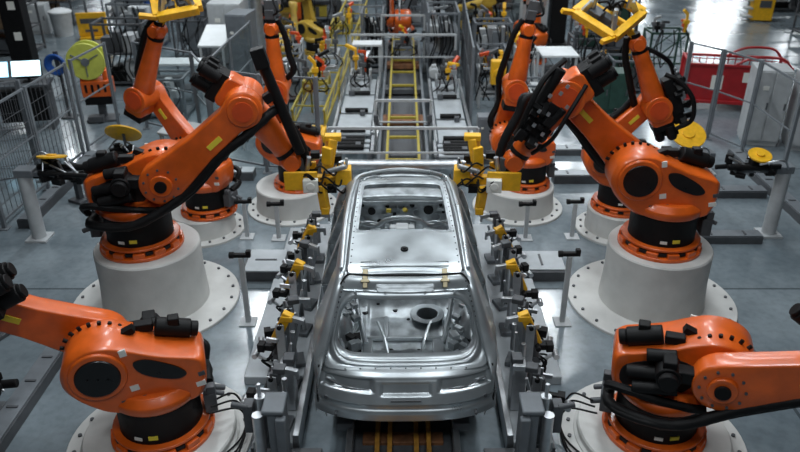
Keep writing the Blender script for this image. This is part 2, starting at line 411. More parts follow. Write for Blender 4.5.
        b.build('loose_hose', K, t)
        b = MB(FM)
        for k in range(9): x = rnd.uniform(-.2, .7); z = (.52 if zs else rnd.uniform(-.05, .28)); y = (rnd.uniform(-.1, .2) if zs else .36); b.box((x, y, z), (.05, .03, .04))
        b.build('hose_clip', M['steel'], t)
    if motor == 'tube':
        b = MB(FM); b.cyl((-.42, -.24, .56), (fore+.02, -.18, .20), .075, .07, seg=16); b.box((-.38, -.24, .55), (.26, .18, .18), RY(.3)); b.box((.1, -.2, .36), (.12, .16, .2))
        b.build('cable_conduit', K, t, bevel=.01*s)
    if gripper:
        tip = S @ V((Fp(fore+.30, 0, 0)))
        gripper(t, FM @ TM(V((fore+.30, 0, 0))), tip, s, yaw, **(gargs or {}))
    return t

# grippers -----------------------------------------------------------
def clamp_gripper(t, FMx, tip, s, yaw, mir=1, rz=0.):
    G = TM(tip) @ TM(V((0, 0, -.08))) @ RZ(rz) @ Matrix.Diagonal((1, mir, 1, 1))
    Y = M['yellow']
    b = MB(G); b.box((0, 0, 0), (.18, .26, .24)); b.cyl((0, 0, .1), (0, 0, .3), .09, seg=16); g = b.build('gripper', M['dgrey'], t, bevel=.01)
    b = MB(G); b.box((.02, -.18, .02), (.44, .05, .26)); b.box((.25, 0, -.04), (.50, .12, .12)); b.box((.0, .16, .10), (.40, .05, .10)); b.build('yellow_bracket', Y, g, bevel=.01)
    b = MB(G); b.bar((.34, .05, .02), (.44, .08, .52), .17, .12); b.box((.45, .08, .53), (.22, .14, .08)); b.bar((.36, -.05, .20), (.38, -.06, .44), .06, .14); b.build('clamp_column', Y, g, bevel=.012)
    b = MB(G); b.box((.57, 0, .02), (.22, .22, .22)); b.box((.57, .13, .08), (.12, .10, .12)); b.build('locating_block', Y, g, bevel=.015)
    b = MB(G); b.bar((.28, -.14, -.08), (.32, -.16, -.42), .09, .12); b.box((.32, -.16, -.42), (.11, .13, .10)); b.build('lower_finger', Y, g, bevel=.012)
    b = MB(G); b.box((.15, -.24, -.02), (.20, .10, .18)); b.cyl((.15, -.30, -.02), (.15, -.27, -.02), .06, seg=14); b.build('valve_box', M['sticker'], g, bevel=.012)
    b = MB(G)
    b.cyl((.35, -.12, .12), (.62, -.14, .20), .035, seg=12); b.cyl((.1, .1, .2), (.48, .12, .3), .03, seg=12); b.cyl((.62, .0, .12), (.62, .0, .26), .02, seg=10); b.cyl((.58, -.05, .12), (.55, -.06, .24), .03, seg=10)
    b.cyl((.30, .2, -.05), (.66, .2, -.1), .035, seg=12); b.cyl((.1, -.1, .14), (.14, -.14, .34), .03, seg=10)
    b.build('air_cylinders', M['steel'], g)
    b = MB(G)
    for k in range(7):
        a = random.uniform(0, .5); bz = random.uniform(-.12, .22)
        b.tube([(a, -.1, bz), (a+.1, -.28, bz+.1), (a+.25, -.2, bz-.06), (a+.3, -.02, bz+.05)], .013, 6)
    b.box((.42, -.13, -.12), (.12, .08, .1)); b.box((.5, .14, .2), (.1, .1, .1)); b.box((.2, .1, .28), (.12, .12, .08))
    b.build('air_hoses', M['black'], g)
def frame_gripper(t, FMx, tip, s, yaw, size=1.0, tilt=.5, spin=pi/4, lift=.12, off=0.):
    W = TM(tip) @ RZ(-yaw); G = W @ TM(V((off, 0, lift))) @ RX(tilt) @ RZ(spin)
    a = size/2
    b = MB(G)
    for k in range(4):
        p = RZ(k*pi/2) @ V((a, a, 0)); q = RZ((k+1)*pi/2) @ V((a, a, 0)); b.bar(p, q, .12, .12)
    b.bar((0, a, 0), (0, -a, 0), .05); b.at(W).bar((0, 0, -.05), (off, 0, lift), .09); g = b.build('gripper', M['yellow'], t, bevel=.01)
    b = MB(G); b.box((0, 0, -.04), (.26, .26, .12)); b.cyl((0, 0, -.02), (0, 0, -.16), .1, seg=14); b.box((a*.5, 0, .05), (.2, .14, .12)); b.box((-a*.5, .1, .05), (.16, .2, .1)); b.build('valve_block', M['dgrey'], g, bevel=.01)
    for sx in (-1, 1):
        for sy in (-1, 1):
            b = MB(G); b.bar((sx*a*.8, sy*a*.8, 0), (sx*a*.55, sy*a*.55, .22), .06, .08); b.cyl((sx*a*.5, sy*a*.5, .1), (sx*a*.5, sy*a*.5, .3), .035, seg=10); b.build('clamp_finger', M['steel'], g, bevel=.006)
    b = MB(G)
    for k in range(6):
        x, y = random.uniform(-a, a)*.8, random.uniform(-a, a)*.8
        b.tube([(x, y, .05), (x*.6, y*.3, .16), (0, 0, .06)], .016, 6)
    b.build('air_hoses', M['black'], g)
    for p, q in (((-a, -a, 0), (-a-.25, -a+.05, .05)), ((-a, a, 0), (-a-.2, a+.1, .1)), ((a, a*.2, 0), (a+.22, a*.2, .02))): b = MB(G); b.bar(p, q, .07); b.build('outrigger', M['yellow'], g, bevel=.008)
def weld_gun(t, FMx, tip, s, yaw, size=.6, mat='dgrey'):
    G = FMx; a = size
    b = MB(G); b.box((.10, 0, 0), (.2, .18, .2)); b.box((.28, 0, .05), (.22, .10, .30)); g = b.build('weld_gun', M[mat], t, bevel=.01)
    b = MB(G); b.bar((.3, 0, .2), (.3+a, 0, .26), .06, .10); b.bar((.3+a, 0, .28), (.3+a, 0, .06), .05); b.build('upper_electrode', M['steel'], g, bevel=.008)
    b = MB(G); b.bar((.3, 0, -.1), (.3+a, 0, -.2), .06, .10); b.bar((.3+a, 0, -.22), (.3+a, 0, -.02), .05); b.build('lower_electrode', M['steel'], g, bevel=.008)
    b = MB(G); b.tube([(.1, .1, .1), (.2, .24, .2), (.45, .12, .1)], .025, 6); b.tube([(.1, -.1, .1), (.2, -.2, .25), (.45, -.1, .1)], .025, 6); b.build('air_hoses', M['black'], g)

MS, RS = 'monitor side', 'red trolley side'
# pedestals
pedestal(-3.50, 8.70, .92, .70, 1.15, 'tall round grey pedestal under the big arched robot, ' + MS + ' of the line')
pedestal(3.52, 8.70, .92, .69, 1.16, 'tall round grey pedestal under the big robot with black hub cover, ' + RS)
pedestal(-2.62, 5.95, .16, .80, .98, 'low bolted grey pedestal near the car tail, ' + MS + ' of the line')
pedestal(2.70, 5.95, .16, .80, .98, 'low bolted grey pedestal near the car tail, ' + RS + ' of the line')
pedestal(-3.37, 10.9, .36, .52, .70, 'grey pedestal behind the tall drum, ' + MS + ' of the line', 16)
pedestal(3.62, 10.9, .42, .52, .70, 'grey pedestal behind the tall drum, ' + RS + ' of the line', 16)
pedestal(-1.98, 11.75, .45, .62, .80, 'wide grey pedestal beside the front of the car, ' + MS, 18)
pedestal(2.05, 11.75, .45, .62, .80, 'wide grey pedestal beside the front of the car, ' + RS, 18)
# robots, facing +x in their own frame
robot('industrial_robot', 'orange robot arched over to the car with a yellow gripper, ' + MS, (-3.56, 8.70, .92), R(8), .95, R(50), R(-58), clamp_gripper, motor='tube', link=1.50, fore=.96, rear=R(-22), gargs=dict(rz=R(-6)))
robot('industrial_robot', 'orange robot with black hub cover reaching the car with a yellow gripper, ' + RS, (3.50, 8.70, .92), R(180-4), .95, R(46), R(-58), clamp_gripper, motor='side', link=1.48, fore=1.02, rear=R(-22), gargs=dict(rz=0, mir=-1))
robot('industrial_robot', 'orange robot on low pedestal stretching its arm away from the car, ' + MS, (-2.58, 5.95, .16), R(197), .93, R(59), R(-22), weld_gun, link=1.46)
robot('industrial_robot', 'orange robot on low pedestal stretching its arm away from the car, ' + RS, (2.70, 5.95, .16), R(-17), .93, R(69), R(-34), weld_gun, link=1.30)
robot('industrial_robot', 'orange robot with raised arm lifting a yellow frame above the arched robot, ' + MS, (-3.24, 10.9, .36), R(160), .80, R(35), R(115), frame_gripper, fore=1.42, motor='none', hs=-1, gargs=dict(size=.60, tilt=.5, spin=.3, off=.28, lift=.30))
robot('industrial_robot', 'orange robot holding up a square yellow frame next to the red cage trolley', (3.60, 10.9, .42), R(178), .80, R(-43), R(66), frame_gripper, motor='pack', fore=1.25, hs=-1, gargs=dict(size=.72, tilt=.55, spin=.78, off=-.42, lift=.30))
robot('industrial_robot', 'orange robot with forearm straight up on wide pedestal, ' + MS, (-1.84, 11.75, .45), R(180), .76, R(-8), R(89), weld_gun, fore=1.2, motor='none', link=1.15)
robot('industrial_robot', 'orange robot with forearm straight up on wide pedestal, ' + RS, (2.16, 11.75, .45), R(180), .76, R(-6), R(98), weld_gun, fore=1.2, motor='none', link=1.15, hs=-1)
# distant robots
robot('industrial_robot', 'distant orange robot standing at the end of the yellow rail conveyor', (-.05, 23.8, 0), R(-90), .85, R(-10), R(-20), weld_gun, detail=False)
robot('industrial_robot', 'distant orange robot behind the straight-armed robot, ' + MS, (-3.9, 24.4, 0), R(60), .62, R(5), R(60), weld_gun, detail=False)
robot('industrial_robot', 'distant orange robot holding a weld gun behind the dotted grey cabinet', (-5.0, 26.4, 0), R(15), .7, R(15), R(30), weld_gun, detail=False)
robot('industrial_robot', 'distant orange robot beside the black hall column', (3.9, 21.9, 0), R(120), .8, R(0), R(75), weld_gun, detail=False)
for i, (x, y, yw, a1, f1, lab) in enumerate((
        (2.95, 22.2, 175, 5, -15, 'ochre yellow robot on its own steel foot beyond the mesh fence'),
        (-3.35, 20.9, 100, 20, -40, 'ochre yellow robot bending down beside the sloping yellow track'),
        (-2.75, 22.9, 150, 10, -10, 'ochre yellow robot beside the yellow board'),
        (2.3, 24.0, 10, -10, -60, 'ochre yellow robot with drooping arm beyond the clear guard'))):
    robot('industrial_robot', lab, (x, y, 0), R(yw), .68, R(a1), R(f1), weld_gun, body='yrobot', detail=False, group='ochre robots far down the line')

# ------------------------------------------------------------------ car body
CX, CY, CZ = .03, 5.55, .25
car = empty('car_body', (CX, CY, CZ), R(.8), 'bare silver car body shell with open sunroof and tailgate window', 'car')
def lerp(a, b, t): return a+(b-a)*t
def pl(x, pts):
    if x <= pts[0][0]: return pts[0][1]
    for (a, b), (c, d) in zip(pts, pts[1:]):
        if x <= c:
            t = (x-a)/(c-a); return b+(d-b)*t
    return pts[-1][1]
def sm(a, b, x):
    t = min(1, max(0, (x-a)/(b-a))); return t*t*(3-2*t)
def ztop(y): return pl(y, [(.16, .80), (.30, .96), (.50, 1.33), (.62, 1.55), (.72, 1.64), (.85, 1.67), (1.6, 1.71), (2.4, 1.70), (3.0, 1.65), (3.2, 1.60), (3.98, 1.10), (4.25, 1.00), (4.55, .90), (4.62, .86)])
def xtop(y): return pl(y, [(.16, .86), (.30, .80), (.62, .64), (.80, .60), (2.0, .595), (3.1, .55), (3.3, .57), (3.98, .72), (4.25, .80), (4.5, .72), (4.62, .60)])
def wb(y): return pl(y, [(.16, .87), (.35, .92), (.7, .95), (1.2, .955), (3.6, .945), (4.1, .92), (4.4, .85), (4.62, .68)])
def zsill(y):
    z = .30
    for yc in (.95, 3.72):
        d = .36**2-(y-yc)**2
        if d > 0: z = max(z, .30+sqrt(d))
    return z
BELT = .98
def side_pt(y, s):
    zt, xt, w_ = ztop(y), xtop(y), wb(y)
    zw = max(zt-.10, min(BELT+.03, zt-.02)); belt = min(BELT, zw-.01)
    if s < .2:
        t = s/.2
        z = lerp(zt, zw, t**1.5)
        xw = w_-max(0, (zw-BELT))*.40
        x = lerp(xt, xw, t**.7)
        z += .018*sin(pi*t) if zt > 1.2 else 0
    elif s < .55:
        t = (s-.2)/.35; z = lerp(zw, belt, t); x = w_-max(0, (z-BELT))*.40
    else:
        t = (s-.55)/.45; z = lerp(belt, zsill(y), t); x = w_+.012*sin(pi*t*1.5)-.05*t*t
    return x, y, z
def side_skip(u, v):
    y = .16+u*(4.62-.16); 
    if ztop(y)-.1 < BELT+.12: return False
    return .2 < v < .55 and any(a < y < b for a, b in ((1.02, 1.62), (1.74, 2.58), (2.68, 3.62)))
for sx in (-1, 1):
    b = MB(); b.grid(lambda u, v: (lambda p: (sx*p[0], p[1], p[2]))(side_pt(.16+u*(4.62-.16), v)), 150, 40, side_skip)
    sd = b.build('body_side', M['carmetal'], car, solid=.012, angle=50)
    # inner pillars and door ring
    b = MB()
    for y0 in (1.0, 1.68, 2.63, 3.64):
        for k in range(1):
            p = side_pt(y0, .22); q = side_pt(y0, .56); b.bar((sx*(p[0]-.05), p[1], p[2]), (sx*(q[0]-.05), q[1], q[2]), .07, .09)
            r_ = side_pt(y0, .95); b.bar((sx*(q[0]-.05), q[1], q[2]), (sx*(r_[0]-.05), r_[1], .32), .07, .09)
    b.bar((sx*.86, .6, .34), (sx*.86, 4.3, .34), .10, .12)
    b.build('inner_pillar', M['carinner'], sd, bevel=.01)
    b = MB()
    for y0 in (1.70, 2.66):  # door shut lines and hinges seen as darker strips
        pts = [side_pt(y0, .56+.44*k/8) for k in range(9)]
        b.tube([(sx*(p[0]+.004), p[1], p[2]) for p in pts], .008, 6)
    for y0 in (1.9, 2.85): 
        p = side_pt(y0, .62); b.box((sx*(p[0]+.008), y0, p[2]-.04), (.02, .16, .03))
    b.build('shut_line', M['dgrey'], sd)
    # roof rail channel
    b = MB(); b.tube([(sx*(.645), .78, 1.685), (sx*.65, 1.5, 1.725), (sx*.635, 2.4, 1.715), (sx*.60, 3.05, 1.665)], .022, 8); b.build('roof_rail', M['carmetal'], car)
    b = MB(); b.tube([(sx*(.588), .76, 1.672), (sx*.585, 1.5, 1.716), (sx*.575, 2.4, 1.706), (sx*.545, 3.1, 1.645)], .011, 6); b.build('roof_channel', M['dgrey'], car)
# roof
def roofz(x, y): return ztop(max(.72, min(3.2, y)))+.03*(1-(x/.6)**2)+.004
def ring_panel(outer, hole, fmap, k=8):
    L = []
    for i in range(k+1):
        t = i/k; L.append([fmap(lerp(o[0], h[0], t), lerp(o[1], h[1], t)) for o, h in zip(outer, hole)])
    return L
def dens(poly, m):     # subdivide closed contour
    Q = []
    for i in range(len(poly)):
        a, b_ = poly[i], poly[(i+1) % len(poly)]
        for j in range(m): Q.append((lerp(a[0], b_[0], j/m), lerp(a[1], b_[1], j/m)))
    return Q
def edgeful(x0, x1, y0, y1, r, n=5, m=14, top=None):
    """rounded rectangle with m points per straight edge; top: half-width scale at y1"""
    Q = []
    cs = ((x1-r, y1-r, 0), (x0+r, y1-r, pi/2), (x0+r, y0+r, pi), (x1-r, y0+r, 1.5*pi))
    for c in range(4):
        cx, cy, a = cs[c]
        arc = [(cx+r*cos(a+pi/2*i/n), cy+r*sin(a+pi/2*i/n)) for i in range(n+1)]
        Q += arc
        nx, ny, na = cs[(c+1) % 4]; st = arc[-1]; en = (nx+r*cos(na), ny+r*sin(na))
        for i in range(1, m): Q.append((lerp(st[0], en[0], i/m), lerp(st[1], en[1], i/m)))
    if top is not None:
        Q = [(x*lerp(1, top, (y-y0)/(y1-y0)), y) for x, y in Q]
    return Q
b = MB(); outer = edgeful(-.585, .585, .70, 3.18, .05, top=.93); hole = edgeful(-.535, .535, 1.52, 2.93, .08, top=.95)
b.loops(ring_panel(outer, hole, lambda x, y: (x, y, roofz(x, y)), 14))
rf = b.build('roof', M['carmetal'], car, solid=.01)
b = MB(); inner = edgeful(-.51, .51, 1.545, 2.905, .07, top=.95)
b.loops([[(x, y, roofz(x, y)+.006) for x, y in hole], [(x, y, roofz(x, y)-.012) for x, y in inner], [(x, y, roofz(x, y)-.06) for x, y in inner]])
b.build('sunroof_flange', M['carinner'], rf, solid=.006)
b = MB(); b.cyl((0, 1.10, 1.70), (0, 1.10, 1.752), .022, seg=16); b.cyl((0, 1.10, 1.70), (0, 1.10, 1.742), .04, seg=16); b.build('antenna_mount', M['black'], rf)
b = MB()
for k in range(2): b.box((0, .80+.09*k, 1.70), (.9, .012, .012))
b.build('stiffening_bead', M['carmetal'], rf)
# front header and cross bars beyond the roof
b = MB()
b.tube([(-.66, 3.10, 1.58), (-.52, 3.46, 1.56), (0, 3.62, 1.57), (.52, 3.46, 1.56), (.66, 3.10, 1.58)], .028, 8)
b.tube([(-.5, 3.05, 1.66), (-.4, 3.22, 1.63), (0, 3.28, 1.63), (.4, 3.22, 1.63), (.5, 3.05, 1.66)], .02, 8)
b.build('windscreen_header', M['carmetal'], car)
b = MB(); b.grid(lambda u, v: (lerp(-.80, .80, u), 3.86+.22*v-.1*(2*u-1)**2, 1.05+.03*v), 20, 4); b.build('cowl_panel', M['carinner'], car, solid=.02)
# tailgate frame
def gy(z, x=0): return pl(z, [(.30, .02), (.42, .0), (.60, .0), (.80, .10), (.96, .27), (1.3, .47), (1.52, .60), (1.63, .66), (1.69, .74)])+.10*abs(x/.8)**3
def gmap(x, z): return (x, gy(z, x)-.02, z)
go = edgeful(-.87, .87, .86, 1.665, .10, top=.71)
gh = edgeful(-.745, .745, .93, 1.465, .19, top=.86)
b = MB(); L = ring_panel(go, gh, gmap, 10)
for i, ringp in enumerate(L):     # raised bead around the glass opening
    t = i/10; d = .012*math.exp(-((t-.85)/.10)**2)-.008*sm(.35, .6, t)*(1-sm(.6, .8, t))
    L[i] = [(p[0], p[1]-d, p[2]+d*.5) for p in ringp]
b.loops(L); tg = b.build('tailgate', M['carmetal'], car, solid=.012)
gi = edgeful(-.72, .72, .95, 1.445, .175, top=.86)
b = MB(); b.loops([[gmap(x, z) for x, z in gh], [(x, gy(z, x)+.03, z) for x, z in gi], [(x, gy(z, x)+.10, z-.01) for x, z in gi]])
b.build('window_flange', M['carmetal'], tg, solid=.008)
for sx in (-1, 1):
    b = MB(); b.box((sx*.40, .70, 1.655), (.055, .13, .03), RX(.5)); b.box((sx*.40, .62, 1.60), (.05, .08, .03), RX(.9)); b.box((sx*.40, .635, 1.625), (.09, .03, .05), RX(.8)); b.build('hinge', M['brass'], tg, bevel=.005)
b = MB(); P = edgeful(-.30, .30, 1.535, 1.60, .03)
b.loops([[(x, gy(z, x)-.028, z) for x, z in P], [(x*.94, gy(z)-.045, lerp(z, 1.567, .3)) for x, z in P], [(x*.5, gy(1.567)-.042, 1.567) for x, z in P]])
for x in (-.5, -.2, .2, .5): b.cyl((x, gy(1.53)-.06, 1.545), (x, gy(1.53)-.0, 1.52), .014, seg=8)
b.build('latch_reinforcement', M['carinner'], tg)
for sx in (-1, 1):
    b = MB()
    for k in range(16):
        z = lerp(.92, 1.6, k/15); gx = pl(z, [(.88, .84), (1.665, .59)]); b.sphere((sx*gx, gy(z, gx)-.022, z), .010, seg=8)
    b.build('spot_weld_dots', M['dgrey'], tg)
    b = MB()
    for k in range(18): y = lerp(.9, 3.0, k/17); b.sphere((sx*(.555-.012*(y-.9)), y, roofz(.55, y)+.004), .009, seg=8)
    b.build('spot_weld_dots', M['dgrey'], rf)
b = MB()
for k in range(9): b.sphere((lerp(-.6, .6, k/8), gy(.895)-.03, .90), .008, seg=8)
b.build('spot_weld_dots', M['dgrey'], tg)
b = MB(); b.tube([(-.80, gy(1.5, .6)-.015+.0, 1.51), (-.62, gy(1.52, .6)-.03, 1.535), (0, gy(1.52)-.035, 1.535), (.62, gy(1.52, .6)-.03, 1.535), (.66, gy(1.5, .6)-.015, 1.51)][1:4], .012, 8); b.build('header_bead', M['carmetal'], tg)
b = MB(); pts = [gmap(x, z) for x, z in go if z > .90]
top_ = sorted([p for p in pts if p[2] > 1.0], key=lambda p: atan2(p[2]-.9, p[0]))
b.tube([(p[0]*1.004, p[1]-.012, p[2]+.006) for p in top_], .009, 6, smooth=False); b.build('shut_line', M['dark'], tg)
for sx in (-1, 1):
    b = MB(); b.tube([(sx*.865, .24, .90), (sx*.885, .20, .72), (sx*.89, .17, .55), (sx*.875, .17, .40)], .010, 6); b.build('shut_line', M['dark'], tg)
# rear panel with lamp recesses
def rp(u, v):
    x = lerp(-.90, .90, u); z = lerp(.90, .37, v)
    x *= lerp(.955, 1.02, sm(0, .45, v))
    y = gy(z)-.02+.20*abs(x/.9)**3.2
    y += .05*sm(.30, .36, abs(x))*(1-sm(.80, .88, abs(x)))*sm(.69, .705, z)*(1-sm(.80, .825, z))     # lamp recess
    y += .03*(1-sm(.22, .27, abs(x)))*sm(.66, .69, z)*(1-sm(.76, .80, z))        # number plate recess
    y -= .012*sm(.80, .84, z)*(1-sm(.86, .90, z))
    y += .022*(1-sm(.56, .60, z))*sm(.50, .53, z)                                # crease above the bumper
    y -= .01*(1-sm(.47, .51, z))
    y += .04*(1-sm(.36, .40, z))
    return (x, y, z)
b = MB(); b.grid(rp, 140, 90); rpn = b.build('rear_panel', M['carmetal'], car, solid=.01)
b = MB()
for sx in (-1, 1):
    b.tube([(sx*.32, rp(.5+sx*.18, .2)[1]-.005, .70), (sx*.55, .10, .71), (sx*.80, .19, .78)], .009, 6)
    b.cyl((sx*.80, .10, .60), (sx*.80, .19, .60), .02, seg=10); b.cyl((sx*.70, .0, .46), (sx*.70, .09, .46), .016, seg=10)
b.box((0, -.012, .64), (.30, .02, .012)); b.build('panel_slots', M['dgrey'], rpn)
for sx in (-1, 1):
    # quarter corner joining gate and side
    b = MB()
    def qc(u, v):
        z = lerp(1.62, .34, v); gx = pl(z, [(.3, .915), (.62, .90), (.88, .84), (1.665, .613)]); gyy = gy(z, gx)+.02 if z > .9 else gy(z)-.02+.20*abs(gx/.9)**3.2
        yb = pl(z, [(.3, .36), (.9, .36), (1.0, .40), (1.33, .58), (1.62, .80)])
        xb = side_pt(max(.17, yb), .5)[0] if z < .98 else wb(yb)-max(0, z-BELT)*.40
        xb = max(xb, gx+.01)
        t = u; return (sx*lerp(gx, xb, t**.6), lerp(gyy, yb, t**1.6), z+.0*t)
    b.grid(qc, 8, 30); b.build('quarter_panel', M['carmetal'], car, solid=.008)
# interior
b = MB()
b.grid(lambda u, v: (lerp(-.85, .85, u), lerp(.25, 3.7, v), .42+.10*math.exp(-((2*u-1)*.85/.16)**2)+.012*sin(v*80)*(.4)), 50, 90)
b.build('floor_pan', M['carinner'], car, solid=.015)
def trunk(u, v):
    x = lerp(-.80, .80, u); y = lerp(.18, 1.85, v)
    z = .62+.05*sm(.75, .85, v)+.02*sm(.4, .42, abs(x))+.12*sm(.55, .75, abs(x))+.015*sin(x*22)*(1 if v < .4 else .3)
    z += .22*sm(1.55, 1.82, y)
    return (x, y, z)
hc = (.27, 1.42)
b = MB(); b.grid(trunk, 90, 90, lambda u, v: hypot(lerp(-.80, .80, u)-hc[0], lerp(.18, 1.85, v)-hc[1]) < .125)
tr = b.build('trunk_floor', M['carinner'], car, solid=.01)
b = MB(); b.ring((hc[0], hc[1], .69), .125, .20, 0, .012); b.ring((hc[0], hc[1], .52), .12, .13, 0, .18); tro = b.build('access_ring', M['carmetal'], tr, bevel=.006)
b = MB(); b.cyl((hc[0], hc[1], .52), (hc[0], hc[1], .54), .124, seg=28); b.build('access_well', M['dark'], tr)
b = MB(); b.box((-.02, .62, .66), (.62, .20, .10)); b.box((.36, .78, .66), (.12, .26, .12)); b.box((-.40, .80, .65), (.10, .30, .08)); b.box((0, 1.0, .655), (.9, .04, .05)); b.box((-.2, 1.2, .66), (.05, .4, .04))
for k in range(9): b.box((-.26+.06*k, .53, .72), (.03, .05, .06))
b.build('cargo_brackets', M['carmetal'], tr, bevel=.01)
b = MB()
for (x, y, r) in ((-.45, 1.5, .035), (-.3, 1.62, .02), (-.1, 1.55, .03), (.05, 1.4, .02), (.5, 1.2, .03), (-.5, 1.2, .025), (-.15, .82, .03), (.15, .82, .025), (.52, 1.55, .02), (-.62, .95, .03), (.6, .95, .03)):
    b.cyl((x, y, trunk((x+.8)/1.6, (y-.18)/1.67)[2]-.005), (x, y, trunk((x+.8)/1.6, (y-.18)/1.67)[2]+.009), r, seg=14)
b.build('hole_pattern', M['dark'], tr)
for sx in (-1, 1):
    b = MB(); b.sphere((sx*.72, .98, .70), .30, (.55, 1.2, 1.05), 24); b.build('wheel_housing', M['carinner'], car)
    b = MB(); b.tube([(sx*.56, 1.55, .98), (sx*.52, 1.25, .86), (sx*.42, .85, .70)], .028, 8); b.tube([(sx*.62, 1.7, 1.3), (sx*.66, 1.3, 1.25), (sx*.70, .9, 1.05)], .024, 8)
    b.build('brace_tube', M['carmetal'], car)
    for k in range(7): b = MB(); b.box((sx*random.uniform(.55, .74), random.uniform(.6, 1.5), random.uniform(.85, 1.0)), (.06, .09, .05), RZ(random.random())); b.build('side_bracket', M['carinner'], car, bevel=.006)
rnd = random.Random(5)
for sx in (-1, 1):
    for k in range(14): b = MB(); b.box((sx*rnd.uniform(.48, .76), rnd.uniform(.35, 1.3), rnd.uniform(.68, .9)), (rnd.uniform(.03, .09), rnd.uniform(.04, .16), rnd.uniform(.03, .10)), RZ(rnd.random())); b.build('side_bracket', M['carmetal'], car, bevel=.005)
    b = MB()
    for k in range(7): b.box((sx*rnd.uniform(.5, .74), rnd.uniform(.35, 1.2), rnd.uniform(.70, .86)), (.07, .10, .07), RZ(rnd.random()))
    b.build('painted_shade_block', M['dark'], car)  # solid black blocks painted in for shade at the tail opening sides
    b = MB(); b.tube([(sx*.16, .55, .68), (sx*.22, .9, .72), (sx*.30, 1.25, .70)], .018, 6); b.tube([(sx*.72, .45, .95), (sx*.60, .75, .78), (sx*.50, 1.3, .75)], .022, 6); b.build('brace_tube', M['carmetal'], car)
b = MB(); b.box((0, 1.9, 1.02), (1.5, .05, .06)); b.box((0, 1.9, .86), (1.5, .02, .30)); b.build('seat_bulkhead', M['carinner'], car, bevel=.008)
# dash wall seen through the sunroof
def dash(u, v):
    x = lerp(-.84, .84, u); z = lerp(1.10, .42, v)
    y = 3.78-.30*(1-sm(.0, .35, v))*.6+.05*cos(x*9)*sm(.1, .3, v)-.10*math.exp(-((abs(x)-.40)/.16)**2)*math.exp(-((z-.85)/.14)**2)
    return (x, y, z)
b = MB(); b.grid(dash, 70, 40); da = b.build('dash_panel', M['carinner'], car, solid=.01)
b = MB()
for (x, z, r) in ((-.42, .93, .055), (.38, .95, .07), (-.2, 1.0, .03), (.15, 1.02, .035), (-.62, .9, .03), (.6, .86, .04), (-.1, .8, .03), (-.32, .76, .03), (.3, .74, .03), (.05, .92, .025), (-.55, 1.03, .025), (.55, 1.03, .025)):
    y = dash((x+.84)/1.68, (1.10-z)/.68)[1]; b.cyl((x, y-.022, z), (x, y+.02, z), r, seg=18)
b.build('hole_pattern', M['dark'], da)
b = MB()
for (x, z) in ((-.25, .9), (.22, .86), (-.5, .8), (.5, .8), (0, 1.0)):
    y = dash((x+.84)/1.68, (1.10-z)/.68)[1]; b.ring((x, y-.02, z), .05, .065, -.01, .01, RX(pi/2), 20)
for k in range(10):
    x = random.uniform(-.7, .7); z = random.uniform(.6, 1.02); y = dash((x+.84)/1.68, (1.10-z)/.68)[1]; b.box((x, y-.03, z), (random.uniform(.04, .12), .05, random.uniform(.02, .06)))
b.build('weld_bracket', M['carmetal'], da, bevel=.005)
b = MB(); b.tube([(-.78, 3.30, .98), (-.38, 3.15, .95), (-.22, 3.05, 1.08), (0, 3.02, 1.14), (.22, 3.05, 1.08), (.38, 3.15, .95), (.78, 3.30, .98)], .030, 10); b.build('dash_crossbeam', M['carmetal'], car)
b = MB(); b.box((0, 2.98, .92), (.16, .16, .24)); b.box((0, 2.88, .86), (.12, .12, .24)); b.box((.12, 2.96, 1.02), (.09, .10, .05)); b.box((-.12, 2.96, 1.02), (.09, .10, .05)); b.box((0, 2.80, .60), (.2, .2, .3)); b.build('console_bracket', M['white'], car, bevel=.015)
for sx in (-1, 1):
    b = MB(); b.box((sx*.56, 2.9, .80), (.28, .20, .16)); b.cyl((sx*.56, 2.78, .86), (sx*.56, 2.78, .94), .09, seg=18); b.box((sx*.36, 3.1, .84), (.14, .2, .1)); b.tube([(sx*.3, 3.3, .9), (sx*.5, 3.15, 1.0), (sx*.7, 3.1, .9)], .02, 6); b.build('side_bracket', M['carinner'], car, bevel=.01)
b = MB(); b.cyl((.06, 3.5, 1.0), (.04, 3.47, 1.03), .03, seg=12); b.box((-.18, 3.48, 1.01), (.07, .03, .05)); b.build('yellow_cap', M['yellow2'], car)
b = MB()
for sx in (-1, 1):
    b.bar((sx*.50, 3.8, .55), (sx*.46, 4.55, .50), .10, .12); b.cyl((sx*.60, 4.0, .45), (sx*.58, 4.0, .88), .13, .10, 20)
b.box((0, 4.55, .55), (1.2, .08, .14)); b.box((0, 4.48, .84), (1.3, .06, .05)); b.build('engine_bay_frame', M['carinner'], car, bevel=.01)
b = MB(); b.grid(lambda u, v: (lerp(-.68, .68, u), 4.62+.06*(1-(2*u-1)**2), lerp(.88, .35, v)), 20, 10, lambda u, v: .2 < v < .45 and .2 < u < .8); b.build('front_panel', M['carmetal'], car, solid=.01)

